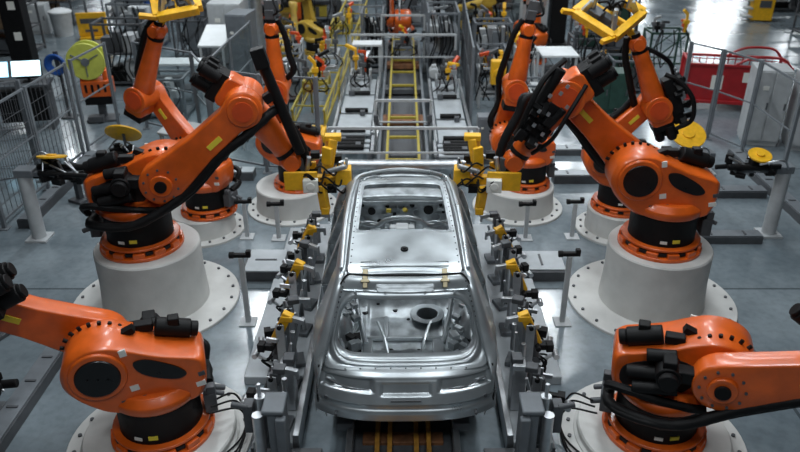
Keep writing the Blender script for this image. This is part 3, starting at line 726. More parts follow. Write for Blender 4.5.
# ------------------------------------------------------------------ line conveyor under the car
cv = empty('skid_conveyor', (0, 0, 0), 0, 'dark conveyor bed with yellow guide rails running under the car', 'conveyor')
b = MB(); b.box((0, 7.9, .04), (1.05, 8.4, .08)); b.build('bed', M['dgrey'], cv, bevel=.01)
b = MB()
for k in range(22): b.box((0, 4.0+.37*k, .10), (.86, .16, .05))
b.build('slats', M['rust'], cv, bevel=.008)
for sx in (-1, 1):
    b = MB(); b.box((sx*.27, 7.9, .16), (.05, 8.3, .10)); b.build('guide_rail', M['ochre'], cv, bevel=.008)
    b = MB(); b.box((sx*.14, 7.9, .15), (.05, 8.3, .06)); b.build('drive_chain', M['ochre'], cv)
    b = MB(); b.box((sx*.56, 7.9, .12), (.07, 8.4, .24)); b.build('side_channel', M['steel'], cv, bevel=.01)
    for k in range(3):
        b = MB(); b.box((sx*.62, 6.0+1.9*k, .26), (.18, .30, .10)); b.cyl((sx*.62, 6.0+1.9*k, .3), (sx*.62, 6.0+1.9*k, .52), .05, seg=14); b.box((sx*.62, 6.0+1.9*k, .54), (.14, .14, .04)); b.build('body_support', M['grey'], cv, bevel=.008)
# far yellow ladder conveyor
lc = empty('rail_conveyor', (0, 0, 0), 0, 'long yellow ladder-like conveyor running away beyond the front of the car', 'conveyor')
for sx in (-1, 1):
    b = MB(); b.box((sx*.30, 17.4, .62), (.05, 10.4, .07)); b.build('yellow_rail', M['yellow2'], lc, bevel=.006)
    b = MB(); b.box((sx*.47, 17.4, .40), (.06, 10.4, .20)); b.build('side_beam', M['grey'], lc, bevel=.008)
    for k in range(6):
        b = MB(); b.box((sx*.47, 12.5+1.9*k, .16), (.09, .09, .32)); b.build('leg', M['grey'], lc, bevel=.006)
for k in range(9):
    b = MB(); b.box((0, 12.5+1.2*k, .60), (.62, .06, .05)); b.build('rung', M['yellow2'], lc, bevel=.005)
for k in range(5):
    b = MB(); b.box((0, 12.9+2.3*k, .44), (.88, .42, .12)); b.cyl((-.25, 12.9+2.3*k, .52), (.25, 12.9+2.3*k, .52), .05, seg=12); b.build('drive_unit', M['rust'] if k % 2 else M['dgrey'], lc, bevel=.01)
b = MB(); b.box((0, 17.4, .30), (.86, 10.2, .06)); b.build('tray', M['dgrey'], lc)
cb = MB(); cb.cyl((-1.05, 11.75, .82), (1.05, 11.75, .82), .085, seg=20); cb.box((-.95, 11.75, .41), (.14, .14, .82)); cb.box((.95, 11.75, .41), (.14, .14, .82))
tag(cb.build('cross_pipe', M['steel'], None, bevel=.01), 'thick steel pipe spanning the line just in front of the car', 'pipe')
# second yellow track left of the line
tt = empty('track_frame', (-2.0, 14.6, 0), R(-3), 'yellow truss track sloping away beside the transfer table, past the ochre robots', 'track')
for sx in (-1, 1):
    for z, nm in ((.50, 'lower_chord'), (.85, 'upper_chord')):
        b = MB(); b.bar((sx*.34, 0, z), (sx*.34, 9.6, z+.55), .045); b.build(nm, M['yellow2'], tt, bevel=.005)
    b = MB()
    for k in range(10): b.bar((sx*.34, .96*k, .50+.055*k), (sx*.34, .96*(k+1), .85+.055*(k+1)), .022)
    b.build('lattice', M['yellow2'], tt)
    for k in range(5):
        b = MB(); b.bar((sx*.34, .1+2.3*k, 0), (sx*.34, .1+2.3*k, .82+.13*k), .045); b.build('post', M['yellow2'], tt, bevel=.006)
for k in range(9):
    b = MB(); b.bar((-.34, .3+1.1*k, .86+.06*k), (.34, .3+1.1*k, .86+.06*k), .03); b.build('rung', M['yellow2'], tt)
yb = empty('lift_table', (-1.98, 13.9, 0), 0, 'small yellow framed lift table at the near end of the truss track', 'table')
b = MB()
for x in (-.34, .34):
    for y in (-.3, .3): b.box((x, y, .30), (.08, .08, .60))
b.build('legs_frame', M['yellow'], yb, bevel=.006)
b = MB()
for y in (-.3, .3): b.box((0, y, .62), (.80, .09, .09)); b.box((0, y, .2), (.72, .05, .05))
for x in (-.36, .36): b.box((x, 0, .62), (.09, .66, .09))
b.build('top_frame', M['yellow'], yb, bevel=.006)
b = MB(); b.box((0, 0, .48), (.6, .5, .12)); b.cyl((0, 0, .1), (0, 0, .5), .1, seg=14); b.build('lift_unit', M['dgrey'], yb, bevel=.01)

# ------------------------------------------------------------------ floor steelwork
def flat(name, x0, x1, y0, y1, z0, z1, mat, label, cat='beam', group='steel floor beams'):
    b = MB(); b.box(((x0+x1)/2, (y0+y1)/2, (z0+z1)/2), (x1-x0, y1-y0, z1-z0))
    return tag(b.build(name, M[mat], None, bevel=.01), label, cat, group)
def channel(x0, x1, y0, y1, h, label, top='plate'):
    t = empty('floor_channel', ((x0+x1)/2, (y0+y1)/2, 0), 0, label, 'channel', 'raised steel floor channels')
    X, Y = x1-x0, y1-y0
    b = MB(); b.box((0, 0, h/2), (X, Y, h)); b.build('duct_body', M['dgrey'], t)
    b = MB()
    if X > Y: b.box((0, 0, h+.012), (X, Y*.86, .024)); 
    else: b.box((0, 0, h+.012), (X*.86, Y, .024))
    b.build('cover_plate', M[top], t, bevel=.004)
    n = int(max(X, Y)/.45)
    b = MB()
    for k in range(n):
        p = (k+.5)/n-.5; b.box((X*p if X > Y else 0, 0 if X > Y else Y*p, h+.03), (.03, Y*.5, .015) if X > Y else (X*.5, .03, .015))
    b.build('cover_clips', M['dgrey'], t)
    return t
channel(-2.40, -1.75, 9.2, 9.85, .16, 'bright steel channel from the tall pedestal to the clamp base, ' + MS)
channel(1.75, 2.42, 9.2, 9.85, .16, 'bright steel channel from the tall pedestal to the clamp base, ' + RS)
channel(-5.5, -2.9, 12.9, 13.2, .16, 'long steel channel behind the rear pedestals, ' + MS, 'plate')
channel(2.9, 5.6, 12.75, 13.05, .16, 'long steel channel behind the rear pedestals, ' + RS, 'plate')
channel(-4.5, -4.25, 5.6, 7.85, .14, 'long dark channel under the near robot arm, ' + MS, 'grey')
channel(-6.52, -6.30, 10.9, 14.0, .16, 'channel along the foot of the mesh fence, ' + MS, 'grey')
channel(6.80, 7.05, 9.6, 14.2, .14, 'channel along the foot of the guard fence, ' + RS, 'grey')
channel(4.6, 6.7, 12.1, 12.4, .12, 'short dark channel behind the grey tool post, ' + RS, 'grey')
channel(4.75, 5.85, 10.35, 10.6, .12, 'low channel at the foot of the grey tool post, ' + RS, 'grey')
channel(2.3, 4.6, 14.2, 14.5, .12, 'channel behind the raised robots, ' + RS, 'plate')
for sx, sd in ((-1, MS), (1, RS)):
    t = empty('clamp_base', (sx*1.38, 0, 0), 0, 'long pale base plate carrying the clamps beside the car, ' + sd, 'base plate', 'clamp base plates')
    b = MB(); b.box((0, 7.85, .07), (.42, 4.2, .14)); b.build('plate', M['plate'], t, bevel=.01)
    b = MB(); b.box((-sx*.25, 7.85, .12), (.07, 4.2, .24)); b.build('edge_rail', M['steel'], t, bevel=.008)
    b = MB(); b.box((sx*.225, 7.85, .03), (.03, 4.2, .06)); b.build('toe_strip', M['dgrey'], t)
    flat('floor_plate', min(sx*1.64, sx*1.9), max(sx*1.64, sx*1.9), 10.0, 10.85, 0, .05, 'plate', 'thin steel floor plate leading to the front pedestal, ' + sd, 'floor plate', 'steel floor plates')
    flat('floor_plate', min(sx*1.0, sx*1.6), max(sx*1.0, sx*1.6), 10.0, 10.92, 0, .08, 'plate', 'broad floor plate between the line and the front pedestal, ' + sd, 'floor plate', 'steel floor plates')
    flat('floor_plate', min(sx*.85, sx*1.56), max(sx*.85, sx*1.56), 4.9, 5.72, 0, .10, 'dgrey', 'dark tread plate beside the car tail, ' + sd, 'floor plate', 'steel floor plates')

# clamps beside the car
def clamp(x, y, sx, label, yellow=True, h=.95, var=0):
    t = empty('body_clamp', (x, y, .14), (0 if sx < 0 else pi)+random.uniform(-.35, .35), label, 'clamp', 'clamps along the car sides')
    b = MB(); b.box((0, 0, .03), (.26, .24, .06)); b.box((-.04, 0, h*.35), (.09, .12, h*.7)); b.bar((-.16, .0, .02), (-.05, 0, h*.4), .03, .10); st = b.build('riser', M['grey'], t, bevel=.008)
    b = MB(); b.cyl((-.12, .02, h*.45), (-.05, .02, h*.86), .045, seg=14); b.cyl((-.05, .02, h*.84), (.0, .02, h*.95), .02, seg=10); b.box((-.12, .02, h*.42), (.10, .10, .07)); b.build('air_cylinder', M['dgrey'], t, bevel=.006)
    b = MB(); b.bar((-.13, 0, h*.62), (.06, 0, h*1.04), .085, .11) if yellow else b.box((.0, 0, h*.85), (.09, .12, .16)); b.box((.05, 0, h*.98), (.13, .11, .07)); b.build('jaw_body', M['yellow'] if yellow else M['dgrey'], t, bevel=.01)
    b = MB(); b.bar((.06, 0, h*.98), (.24, 0, h*.94), .05, .06); b.bar((.23, 0, h*.98), (.235, 0, h*.84), .035); b.build('jaw_tip', M['steel'], t, bevel=.005)
    b = MB(); b.cyl((-.12, -.12, h*.62), (-.12, .14, h*.62), .03, seg=12); b.cyl((-.02, -.12, h*.9), (-.02, .13, h*.9), .026, seg=12); b.box((-.2, -.02, h*.55), (.12, .06, .07)); b.box((-.28, -.02, h*.55), (.08, .10, .10)); b.build('pivot_pins', M['black'], t, bevel=.004)
    b = MB(); b.box((-.02, -.085, h*.55), (.10, .015, h*.75)); b.box((-.02, .085, h*.55), (.10, .015, h*.75)); b.bar((.0, -.1, h*.25), (.10, -.1, h*.7), .03); b.cyl((.05, .12, h*.3), (.05, .12, h*.7), .03, seg=12); b.box((-.1, -.14, h*.75), (.14, .03, .05)); b.build('side_plates', M['steel'], t, bevel=.003)
    b = MB(); b.bar((-.14, -.03, h*.30), (-.34, -.03, h*.42), .03); b.cyl((-.36, -.08, h*.43), (-.36, .04, h*.43), .035, seg=12); b.build('swing_arm', M['steel'], t)
    b = MB()
    for k in range(4): b.tube([(-.1, .05, .1), (-.22-.02*k, .1-.05*k, .2+.05*k), (-.2, .08-.05*k, h*.4), (-.12, .05, h*.46)], .012, 6)
    b.build('air_hose', M['black'], t)
    return t
cl = [(6.00, False, .80, 'dark'), (6.68, True, .98, 'yellow'), (7.10, False, .92, 'dark'), (7.75, True, 1.02, 'yellow'), (8.35, False, 1.0, 'dark'), (9.0, True, .85, 'yellow'), (9.6, False, .8, 'dark')]
names = ['beside the bumper', 'beside the tailgate window', 'beside the rear roof corner', 'level with the bare roof panel', 'level with the sunroof rear edge', 'below the yellow gripper', 'at the head of the clamp row']
for sx, sd in ((-1, MS), (1, RS)):
    for (y, yl, h, cn), nm in zip(cl, names):
        clamp(sx*1.36+CX, y, sx, '%s jawed steel clamp %s, %s' % (cn, nm, sd), yl, h)
    # heavier fixture next to the tail
    t = empty('tail_fixture', (sx*1.24, 5.50, .10), 0, 'tall grey fixture block standing beside the car tail, ' + sd, 'fixture', 'fixtures beside the car tail')
    b = MB(); b.box((0, 0, .38), (.16, .26, .76)); b.box((sx*.02, .0, .79), (.22, .30, .05)); b.box((-sx*.06, -.16, .5), (.10, .08, .5)); b.build('block', M['grey'], t, bevel=.015)
    b = MB(); b.cyl((sx*.18, .1, .2), (sx*.18, .1, .80), .055, seg=14); b.cyl((sx*.18, -.08, .2), (sx*.18, -.08, .72), .055, seg=14); b.cyl((sx*.18, .1, .8), (sx*.18, .1, .95), .02, seg=10); b.build('lift_cylinder', M['steel'], t)
    b = MB(); b.box((sx*.30, .1, .55), (.10, .14, .34)); b.box((sx*.1, .24, .6), (.2, .1, .2)); b.cyl((sx*.3, .05, .7), (sx*.46, .05, .74), .03, seg=10); b.build('valve_bank', M['dgrey'], t, bevel=.008)
    t = empty('stop_fixture', (sx*1.27, 6.34, .14), 0, 'stubby steel guide post between the first clamps, ' + sd, 'fixture', 'guide posts beside the car')
    b = MB(); b.box((0, 0, .3), (.16, .20, .60)); b.build('post', M['steel'], t, bevel=.01)
    b = MB(); b.box((-sx*.03, 0, .64), (.12, .14, .10)); b.cyl((sx*.12, 0, .1), (sx*.12, 0, .6), .04, seg=12); b.build('stop_pad', M['dgrey'], t, bevel=.01)
    flat('floor_plate', min(sx*1.62, sx*1.90), max(sx*1.62, sx*1.90), 6.85, 9.1, 0, .12, 'plate', 'pale raised floor plate behind the clamps, ' + sd, 'floor plate', 'steel floor plates')
# T-handle posts
def tpost(x, y, h, label, lean=0.):
    t = empty('sensor_post', (x, y, 0), 0, label, 'post', 'slim sensor posts')
    b = MB(); b.box((0, 0, .01), (.22, .22, .02)); b.build('foot_plate', M['lgrey'], t, bevel=.004)
    b = MB(); b.box((0, 0, h/2), (.065, .065, h)); b.build('upright', M['lgrey'], t, bevel=.008)
    b = MB(); b.box((0, 0, h+.03), (.26, .06, .05)); b.cyl((-.15, 0, h+.03), (-.09, 0, h+.03), .045, seg=12); b.box((.1, 0, h+.07), (.06, .07, .06)); b.build('sensor_head', M['black'], t, bevel=.006)
tpost(-2.10, 8.15, 1.02, 'slim grey post with black head beside the tall pedestal, ' + MS)
tpost(2.16, 8.15, 1.04, 'slim grey post with black head beside the tall pedestal, ' + RS)
tpost(-2.58, 10.6, .62, 'short grey post with black head between two rear pedestals, ' + MS)
tpost(2.80, 10.6, .62, 'short grey post with black head between two rear pedestals, ' + RS)
tpost(-2.05, 10.55, .60, 'short thin post in front of the wide front pedestal, ' + MS)
tpost(2.02, 10.55, .60, 'short thin post in front of the wide front pedestal, ' + RS)
tpost(4.6, 14.7, .8, 'thin post behind the square yellow frame robot')

# tool stands with yellow discs
def tool_stand(x, y, sx, label, h=1.35, disc=.22, tilt=.3, arm=.95, r=.11, dz=.28, dx=.45, pipe=True):
    t = empty('tool_stand', (x, y, 0), 0 if sx < 0 else pi, label, 'tool stand', 'tool stands with yellow discs')
    b = MB(); b.box((0, 0, .02), (.34, .34, .04))
    if pipe: b.cyl((0, 0, .03), (0, 0, h), r, seg=24)
    else: b.box((0, 0, h/2), (r, r, h))
    b.build('pipe_post', M['lgrey'], t, bevel=.004)
    b = MB(); b.box((arm*.40, 0, h-.05), (arm*.9, .12, .08)); b.box((.05, 0, h-.02), (.30, .24, .12)); b.build('support_arm', M['grey'], t, bevel=.01)
    b = MB()
    for k in range(16):
        b.box((random.uniform(.2, arm*.95), random.uniform(-.16, .16), h+random.uniform(-.14, .12)), (random.uniform(.06, .18), random.uniform(.05, .14), random.uniform(.05, .14)), RZ(random.random()*3))
    b.cyl((.2, .1, h+.02), (arm, .08, h+.02), .05, seg=12); b.cyl((.3, -.12, h), (arm+.12, -.1, h-.05), .04, seg=12)
    b.build('tool_head', M['black'], t, bevel=.008)
    b = MB()
    for k in range(6): b.cyl((random.uniform(.3, arm), random.uniform(-.16, .12), h-.05), (random.uniform(.3, arm), random.uniform(-.16, .12), h+.16), .016, seg=8)
    b.tube([(.0, .1, h), (.2, .25, h+.2), (.5, .15, h+.1)], .018, 6); b.build('tool_pins', M['steel'], t)
    b = MB(TM(V((dx, .02, h+dz))) @ RX(-tilt)); b.cyl((0, 0, -.012), (0, 0, .02), disc, seg=32); b.cyl((0, 0, .02), (0, 0, .045), disc*.35, seg=20); b.build('yellow_disc', M['yellow'], t, bevel=.005)
    b = MB(); b.cyl((dx, .02, h), (dx, .02, h+dz), .025, seg=10); b.build('disc_stem', M['dgrey'], t)
tool_stand(-6.0, 10.55, -1, 'fat grey pipe post with black tool and small yellow disc by the fence, ' + MS, dx=.5, h=1.22, dz=.22)
tool_stand(6.1, 10.7, 1, 'fat grey pipe post with black tool and small yellow disc, ' + RS, dx=.46, disc=.18, h=1.22, dz=.20)
tool_stand(-5.85, 13.3, -1, 'dark tool stand with large tilted yellow disc behind the arched robot, ' + MS, h=.42, disc=.34, tilt=.8, arm=.6, r=.08, dz=.40, dx=.42, pipe=False)
tool_stand(6.0, 13.3, 1, 'dark tool stand with large tilted yellow disc behind the black hub robot, ' + RS, h=.42, disc=.34, tilt=.55, arm=.6, r=.08, dz=.40, dx=.48, pipe=False)

# ------------------------------------------------------------------ fences
def fence(pts, h, label, mesh=True, mat='grey', glass=False, cell=.11, w=.06):
    t = empty('guard_fence', (pts[0][0], pts[0][1], 0), 0, label, 'fence', 'safety guard fences')
    o = V((pts[0][0], pts[0][1], 0)); P = [V((p[0], p[1], 0))-o for p in pts]
    for p in P:
        b = MB(); b.box((p.x, p.y, h/2), (w, w, h)); b.box((p.x, p.y, .01), (.16, .16, .02)); b.build('post', M[mat], t, bevel=.005)
    for p, q in zip(P, P[1:]):
        d = (q-p); L = d.length; d.normalize(); a = p+d*.05; c = q-d*.05
        b = MB()
        for z in (.15, h-.03): b.bar(a+V((0, 0, z)), c+V((0, 0, z)), .035)
        b.bar(a+V((0, 0, h*.55)), c+V((0, 0, h*.55)), .025)
        for e in (a, c): b.bar(e+V((0, 0, .15)), e+V((0, 0, h-.03)), .03)
        fr = b.build('panel_frame', M[mat], t)
        if mesh:
            b = MB(); n = int(L/cell)
            for k in range(1, n): e = lerp(a, c, k/n); b.bar(e+V((0, 0, .15)), e+V((0, 0, h-.03)), .008)
            for k in range(1, int((h-.2)/.25)): z = .15+k*.25; b.bar(a+V((0, 0, z)), c+V((0, 0, z)), .008)
            b.build('wire_mesh', M['dgrey'], fr)
        if glass:
            b = MB(); b.bar((a+c)/2+V((0, 0, .18)), (a+c)/2+V((0, 0, h-.06)), .01, .01)
            b.bm.clear(); ang = atan2(d.y, d.x); mid = (a+c)/2
            b.at(TM(V((mid.x, mid.y, h/2+.05))) @ RZ(ang)).box((0, 0, 0), ((c-a).length-.04, .008, h-.28)); b.build('clear_panel', M['glass'], fr)
    return t
fence([(-6.75, 10.9), (-6.7, 12.5), (-6.65, 14.1)], 2.0, 'dark wire mesh guard fence behind the grey pipe post, ' + MS, cell=.16)
fence([(-6.5, 15.8), (-6.65, 14.35)], 2.0, 'short open guard fence between two thin posts behind the hose reel', mesh=False)
fence([(-7.0, 12.9), (-8.3, 12.3), (-9.6, 11.7)], 2.0, 'slatted dark guard fence in front of the computer monitors', cell=.09)
fence([(-5.9, 15.9), (-4.4, 15.0), (-3.9, 14.0)], 2.0, 'clear guard fence panel behind the rear pedestals, ' + MS, mesh=False, glass=True)
fence([(-3.9, 14.2), (-3.85, 16.1), (-3.75, 18.0)], 2.0, 'guard fence running away past the grey cabinets, ' + MS, mesh=False, glass=True)
fence([(-3.8, 13.8), (-2.7, 13.3), (-1.6, 13.1)], 2.0, 'clear guard fence crossing in front of the truss track', mesh=False, glass=True)
fence([(1.50, 15.4), (1.58, 17.4), (1.66, 19.4), (1.74, 21.4)], 2.0, 'dark mesh guard fence running away beside the yellow rail conveyor', cell=.07)
fence([(6.3, 15.9), (6.75, 15.2), (7.15, 14.3), (7.15, 12.6)], 2.0, 'open guard fence in front of the red cage trolley and cabinets', mesh=False)
fence([(1.2, 24.6), (2.6, 24.6), (4.0, 24.6)], 2.2, 'clear guard fence closing off the line beyond the ochre robots', mesh=False, glass=True)

# ------------------------------------------------------------------ transfer tables each side of the far line
def transfer_table(x, y, L, label, z=.55, w=.70):
    t = empty('transfer_table', (x, y, 0), 0, label, 'table', 'steel transfer tables')
    n = 3
    b = MB()
    for k in range(n): b.box((0, (k-1)*L/n, z), (w, L/n-.12, .04))
    b.build('table_plate', M['plate'], t, bevel=.006)
    for sx in (-1, 1):
        b = MB(); b.bar((sx*(w/2+.06), -L/2, z+.05), (sx*(w/2+.06), L/2, z+.05), .06); b.build('side_tube', M['steel'], t, bevel=.006)
        for sy in (-1, 1):
            b = MB(); b.box((sx*(w/2), sy*(L/2-.1), z/2), (.07, .07, z)); b.build('leg', M['grey'], t)
    for k in range(4):
        b = MB(); b.cyl((-w*.36, -L/2+.15+(L-.3)*k/3, z+.08), (w*.36, -L/2+.15+(L-.3)*k/3, z+.08), .05, seg=14); b.build('roller', M['black'], t)
    b = MB(); b.box((w*.2, -L*.2, z+.08), (.10, .14, .10)); b.box((-w*.25, L*.15, z+.08), (.12, .10, .12)); b.build('sensor', M['dgrey'], t, bevel=.006)
transfer_table(-1.02, 15.95, 4.1, 'pale steel transfer table with black rollers between truss track and yellow rails')
transfer_table(1.02, 15.6, 4.4, 'pale steel transfer table with black rollers between yellow rails and mesh fence', w=.62)
transfer_table(-1.0, 13.2, .8, 'small steel table just beyond the car front, on the truss track side', z=.6)
transfer_table(1.02, 12.95, .75, 'small steel table just beyond the car front, beside the yellow gripper', z=.6)

def portal(y, w, h, label, x=0.):
    t = empty('portal_frame', (x, y, 0), 0, label, 'frame', 'thin grey portal frames over the conveyor')
    for sx in (-1, 1):
        b = MB(); b.box((sx*w/2, 0, h/2), (.05, .05, h)); b.box((sx*w/2, 0, .02), (.09, .09, .04)); b.build('post', M['lgrey'], t)
        b = MB(); b.box((sx*(w/2-.02), -.06, h*.7), (.10, .08, .14)); b.cyl((sx*(w/2-.1), -.06, h*.55), (sx*(w/2-.02), -.06, h*.62), .03, seg=10); b.build('sensor_box', M['dgrey'], t)
    b = MB(); b.box((0, 0, h), (w, .05, .05)); b.box((0, 0, h*.62), (w, .03, .03)); b.build('crossbar', M['lgrey'], t)
portal(12.42, 2.7, 1.25, 'thin grey portal frame nearest the car front')
portal(14.2, 1.13, 1.2, 'low thin portal frame over the near end of the yellow rails')
portal(18.75, 2.7, 1.5, 'thin grey portal frame across transfer tables and yellow rails')
portal(20.7, 1.2, 1.6, 'tall narrow portal frame near the conveyor end robot')
for k, (x, y, lab) in enumerate(((-.98, 18.35, 'grey drive motor between conveyor and truss track, before the white topped bench'), (.78, 18.15, 'grey drive motor at the conveyor edge beside the mesh fence'), (1.12, 18.25, 'grey drive motor between conveyor and mesh fence'))):
    t = empty('drive_motor', (x, y, 0), 0, lab, 'motor', 'grey drive motors beside the conveyor')
    b = MB(); b.box((0, 0, .3), (.22, .3, .6)); b.build('motor_base', M['grey'], t, bevel=.01)
    b = MB(); b.cyl((0, -.2, .7), (0, .2, .7), .12, seg=18); b.box((0, 0, .84), (.12, .14, .1)); b.build('motor_body', M['lgrey'], t, bevel=.008)
# ------------------------------------------------------------------ background machines
def cabinet(x, y, w, d, h, label, mat='lgrey', rz=0., doors=2, name='control_cabinet', z=0):
    t = empty(name, (x, y, z), rz, label, 'cabinet', 'control cabinets in the hall')
    b = MB(); b.box((0, 0, h/2+.04), (w, d, h-.08)); b.box((0, 0, .04), (w*.96, d*.94, .08)); b.build('body', M[mat], t, bevel=.012)
    for k in range(doors):
        dw = w/doors; b = MB(); b.box((-w/2+dw*(k+.5), -d/2-.01, h/2+.05), (dw-.03, .03, h-.16)); dr = b.build('door', M[mat], t, bevel=.006)
        b = MB(); b.box((-w/2+dw*(k+.85), -d/2-.035, h*.55), (.03, .03, .14)); b.build('handle', M['dgrey'], dr)
    b = MB(); b.box((-w*.2, -d/2-.03, h*.78), (w*.16, .02, w*.12)); b.build('notice', M['sticker'], t)
    return t
cabinet(-6.1, 22.6, .95, .7, 2.1, 'grey cabinet with dotted front near the violet box', 'grey')
cabinet(-4.15, 18.9, .55, .8, 2.05, 'tall grey cabinet beside the standing orange forearm', 'grey', R(-8), 1)
cabinet(-4.9, 20.6, .9, .7, 2.0, 'pale cabinet behind the sloping white lid', 'lgrey')
cabinet(7.80, 15.1, .70, .7, 1.65, 'light grey cabinet close to the red cage trolley', 'lgrey', R(-12))
cabinet(8.65, 14.75, .75, .7, 1.60, 'light grey cabinet at the outer end of the row, beyond the open fence', 'lgrey', R(-12))
cabinet(4.95, 17.2, .95, .6, 1.0, 'dark green equipment box behind the raised orange arm', 'green')
cabinet(4.15, 23.6, .8, .6, 2.3, 'pale tall cabinet next to the black hall column', 'lgrey', 0, 1)
cabinet(-6.7, 27.5, 1.8, 1.0, 1.8, 'wide pale machine housing far down the hall', 'lgrey')
cabinet(2.3, 26.5, 1.6, .8, 1.9, 'grey switch cabinet beyond the ochre robots', 'grey')
cabinet(-2.9, 26.5, 1.8, .8, 1.8, 'dark cabinet behind the yellow board', 'dgrey')
cabinet(1.64, 13.9, .30, .30, 1.0, 'small grey terminal box at the near end of the mesh fence', 'grey', 0, 1)
def worktable(x, y, w, d, z, label, rz=0., top='white', slope=0.):
    t = empty('work_table', (x, y, 0), rz, label, 'table', 'white topped tables')
    b = MB(); b.box((0, 0, z), (w, d, .06), RX(slope)); b.build('table_top', M[top], t, bevel=.01)
    for sx in (-1, 1):
        for sy in (-1, 1): b = MB(); b.box((sx*(w/2-.06), sy*(d/2-.06), (z+sy*(d/2)*sin(slope))/2-.02), (.06, .06, z-.04+sy*(d/2)*sin(slope))); b.build('leg', M['lgrey'], t)
    b = MB(); b.box((0, 0, z*.35), (w*.9, d*.8, .04)); b.box((-.1*w, 0, z*.5), (w*.4, d*.5, z*.25)); b.build('lower_shelf', M['dgrey'], t)
worktable(4.0, 18.8, .95, 1.0, 1.05, 'white topped table beside the upright orange forearm and black column')
worktable(-5.75, 18.0, 1.6, .6, 1.0, 'low white bench in front of the grey machine, behind the upright orange arm')
worktable(-.95, 19.3, .78, .5, 1.15, 'white topped bench beside the yellow rail conveyor')
worktable(-1.75, 25.6, .7, .7, 1.2, 'small white table under the yellow board')
worktable(-4.95, 19.3, .7, 1.2, 1.35, 'sloping white lid between the grey cabinets', slope=.25)
worktable(1.9, 25.4, 1.4, .6, 1.4, 'grey bench far beyond the mesh fence', top='lgrey')
worktable(-4.45, 13.75, .8, .5, .75, 'grey test bench with coloured buttons behind the arched arm', rz=R(-25), top='lgrey', slope=.3)
# yellow board
t = empty('yellow_board', (-1.75, 27.6, 0), 0, 'wide yellow board with dark lettering marks above the line end', 'board')
b = MB(); b.box((0, 0, 1.9), (1.7, .06, .95)); b.build('panel', M['yellow'], t, bevel=.01)
b = MB(); b.box((0, -.04, 1.95), (1.0, .02, .12)); b.box((-.1, -.04, 1.75), (.7, .02, .08)); b.build('lettering_bands', M['dgrey'], t)
for x in (-.75, .75): b = MB(); b.box((x, .05, .95), (.07, .07, 1.9)); b.build('post', M['grey'], t)
# equipment racks mid background
def rack(x, y, w, d, h, label, n=3, rz=0., mat='grey', seed=1, colors=('dgrey', 'grey', 'lgrey', 'steel')):
    rnd = random.Random(seed)
    t = empty('equipment_rack', (x, y, 0), rz, label, 'rack', 'equipment racks and machine frames')
    for sx in (-1, 1):
        for sy in (-1, 1): b = MB(); b.box((sx*w/2, sy*d/2, h/2), (.06, .06, h)); b.build('upright', M[mat], t)
    for k in range(n+1):
        z = .12+(h-.16)*k/n; b = MB()
        for sy in (-1, 1): b.box((0, sy*d/2, z), (w, .05, .05))
        for sx in (-1, 1): b.box((sx*w/2, 0, z), (.05, d, .05))
        if k < n: b.box((0, 0, z-.01), (w-.05, d-.05, .015))
        b.build('shelf_frame', M[mat], t)
        if k < n:
            for c in colors:
                for j in range(2):
                    b = MB(); ww, hh, dd = rnd.uniform(.10, .3)*w, rnd.uniform(.3, .75)*(h/n), rnd.uniform(.3, .7)*d
                    b.box((rnd.uniform(-.32, .32)*w, rnd.uniform(-.12, .12)*d, z+hh/2+.01), (ww, dd, hh)); b.build('equipment_unit', M[c], t, bevel=.01)
    b = MB()
    for k in range(6):
        x0 = rnd.uniform(-.45, .45)*w; b.tube([(x0, -d/2, h-.1), (x0+.1, -d/2-.08, h*.6), (x0-.05, -d/2-.03, h*.3), (x0+.1, -d/2, .1)], .018, 6)
    b.build('cables', M['black'], t)
rack(1.09, 20.4, .8, 1.6, 1.9, 'grey machine frame full of valves left of the mesh fence end'.replace('left of', 'beside'), 3, seed=2)
rack(.92, 23.1, .5, .7, 2.2, 'tall grey machine frame beside the conveyor end robot', 3, seed=3)
rack(-.88, 21.6, .6, 1.2, 1.6, 'dark machine frame beside the conveyor, beyond the white topped bench', 2, seed=4, colors=('dgrey', 'black', 'steel'))
rack(5.6, 20.6, 1.6, .8, 2.2, 'dark rack of green and black units behind the square yellow frame', 3, seed=5, mat='dgrey', colors=('green', 'black', 'dgrey', 'grey'))
rack(-6.6, 24.8, 1.8, .8, 2.0, 'crowded grey rack behind the dotted cabinet', 3, seed=6)
rack(-7.5, 19.6, 1.3, .8, 1.7, 'dark machine frame behind the raised orange arm, near the hose reel', 2, seed=7, mat='dgrey', colors=('dgrey', 'lgrey', 'black'))
rack(-5.7, 16.9, 1.1, .8, 1.0, 'pale machine frame with round black fan behind the raised orange arm', 1, seed=8, colors=('lgrey', 'lgrey', 'grey'))
rack(2.3, 18.8, .7, .7, 1.2, 'grey machine frame with yellow unit beside the mesh fence', 2, seed=9, colors=('grey', 'yellow', 'steel'))
rack(0.0, 27.0, 1.4, .7, 2.0, 'grey gantry frame behind the conveyor end robot', 3, seed=12)
rack(4.0, 27.5, 2.0, .8, 2.0, 'long grey rack beyond the pale tall cabinet', 3, seed=13)
rack(-2.9, 25.2, 1.0, .8, 1.9, 'grey rack between the distant orange robots', 3, seed=14, colors=('grey', 'yellow2', 'dgrey'))
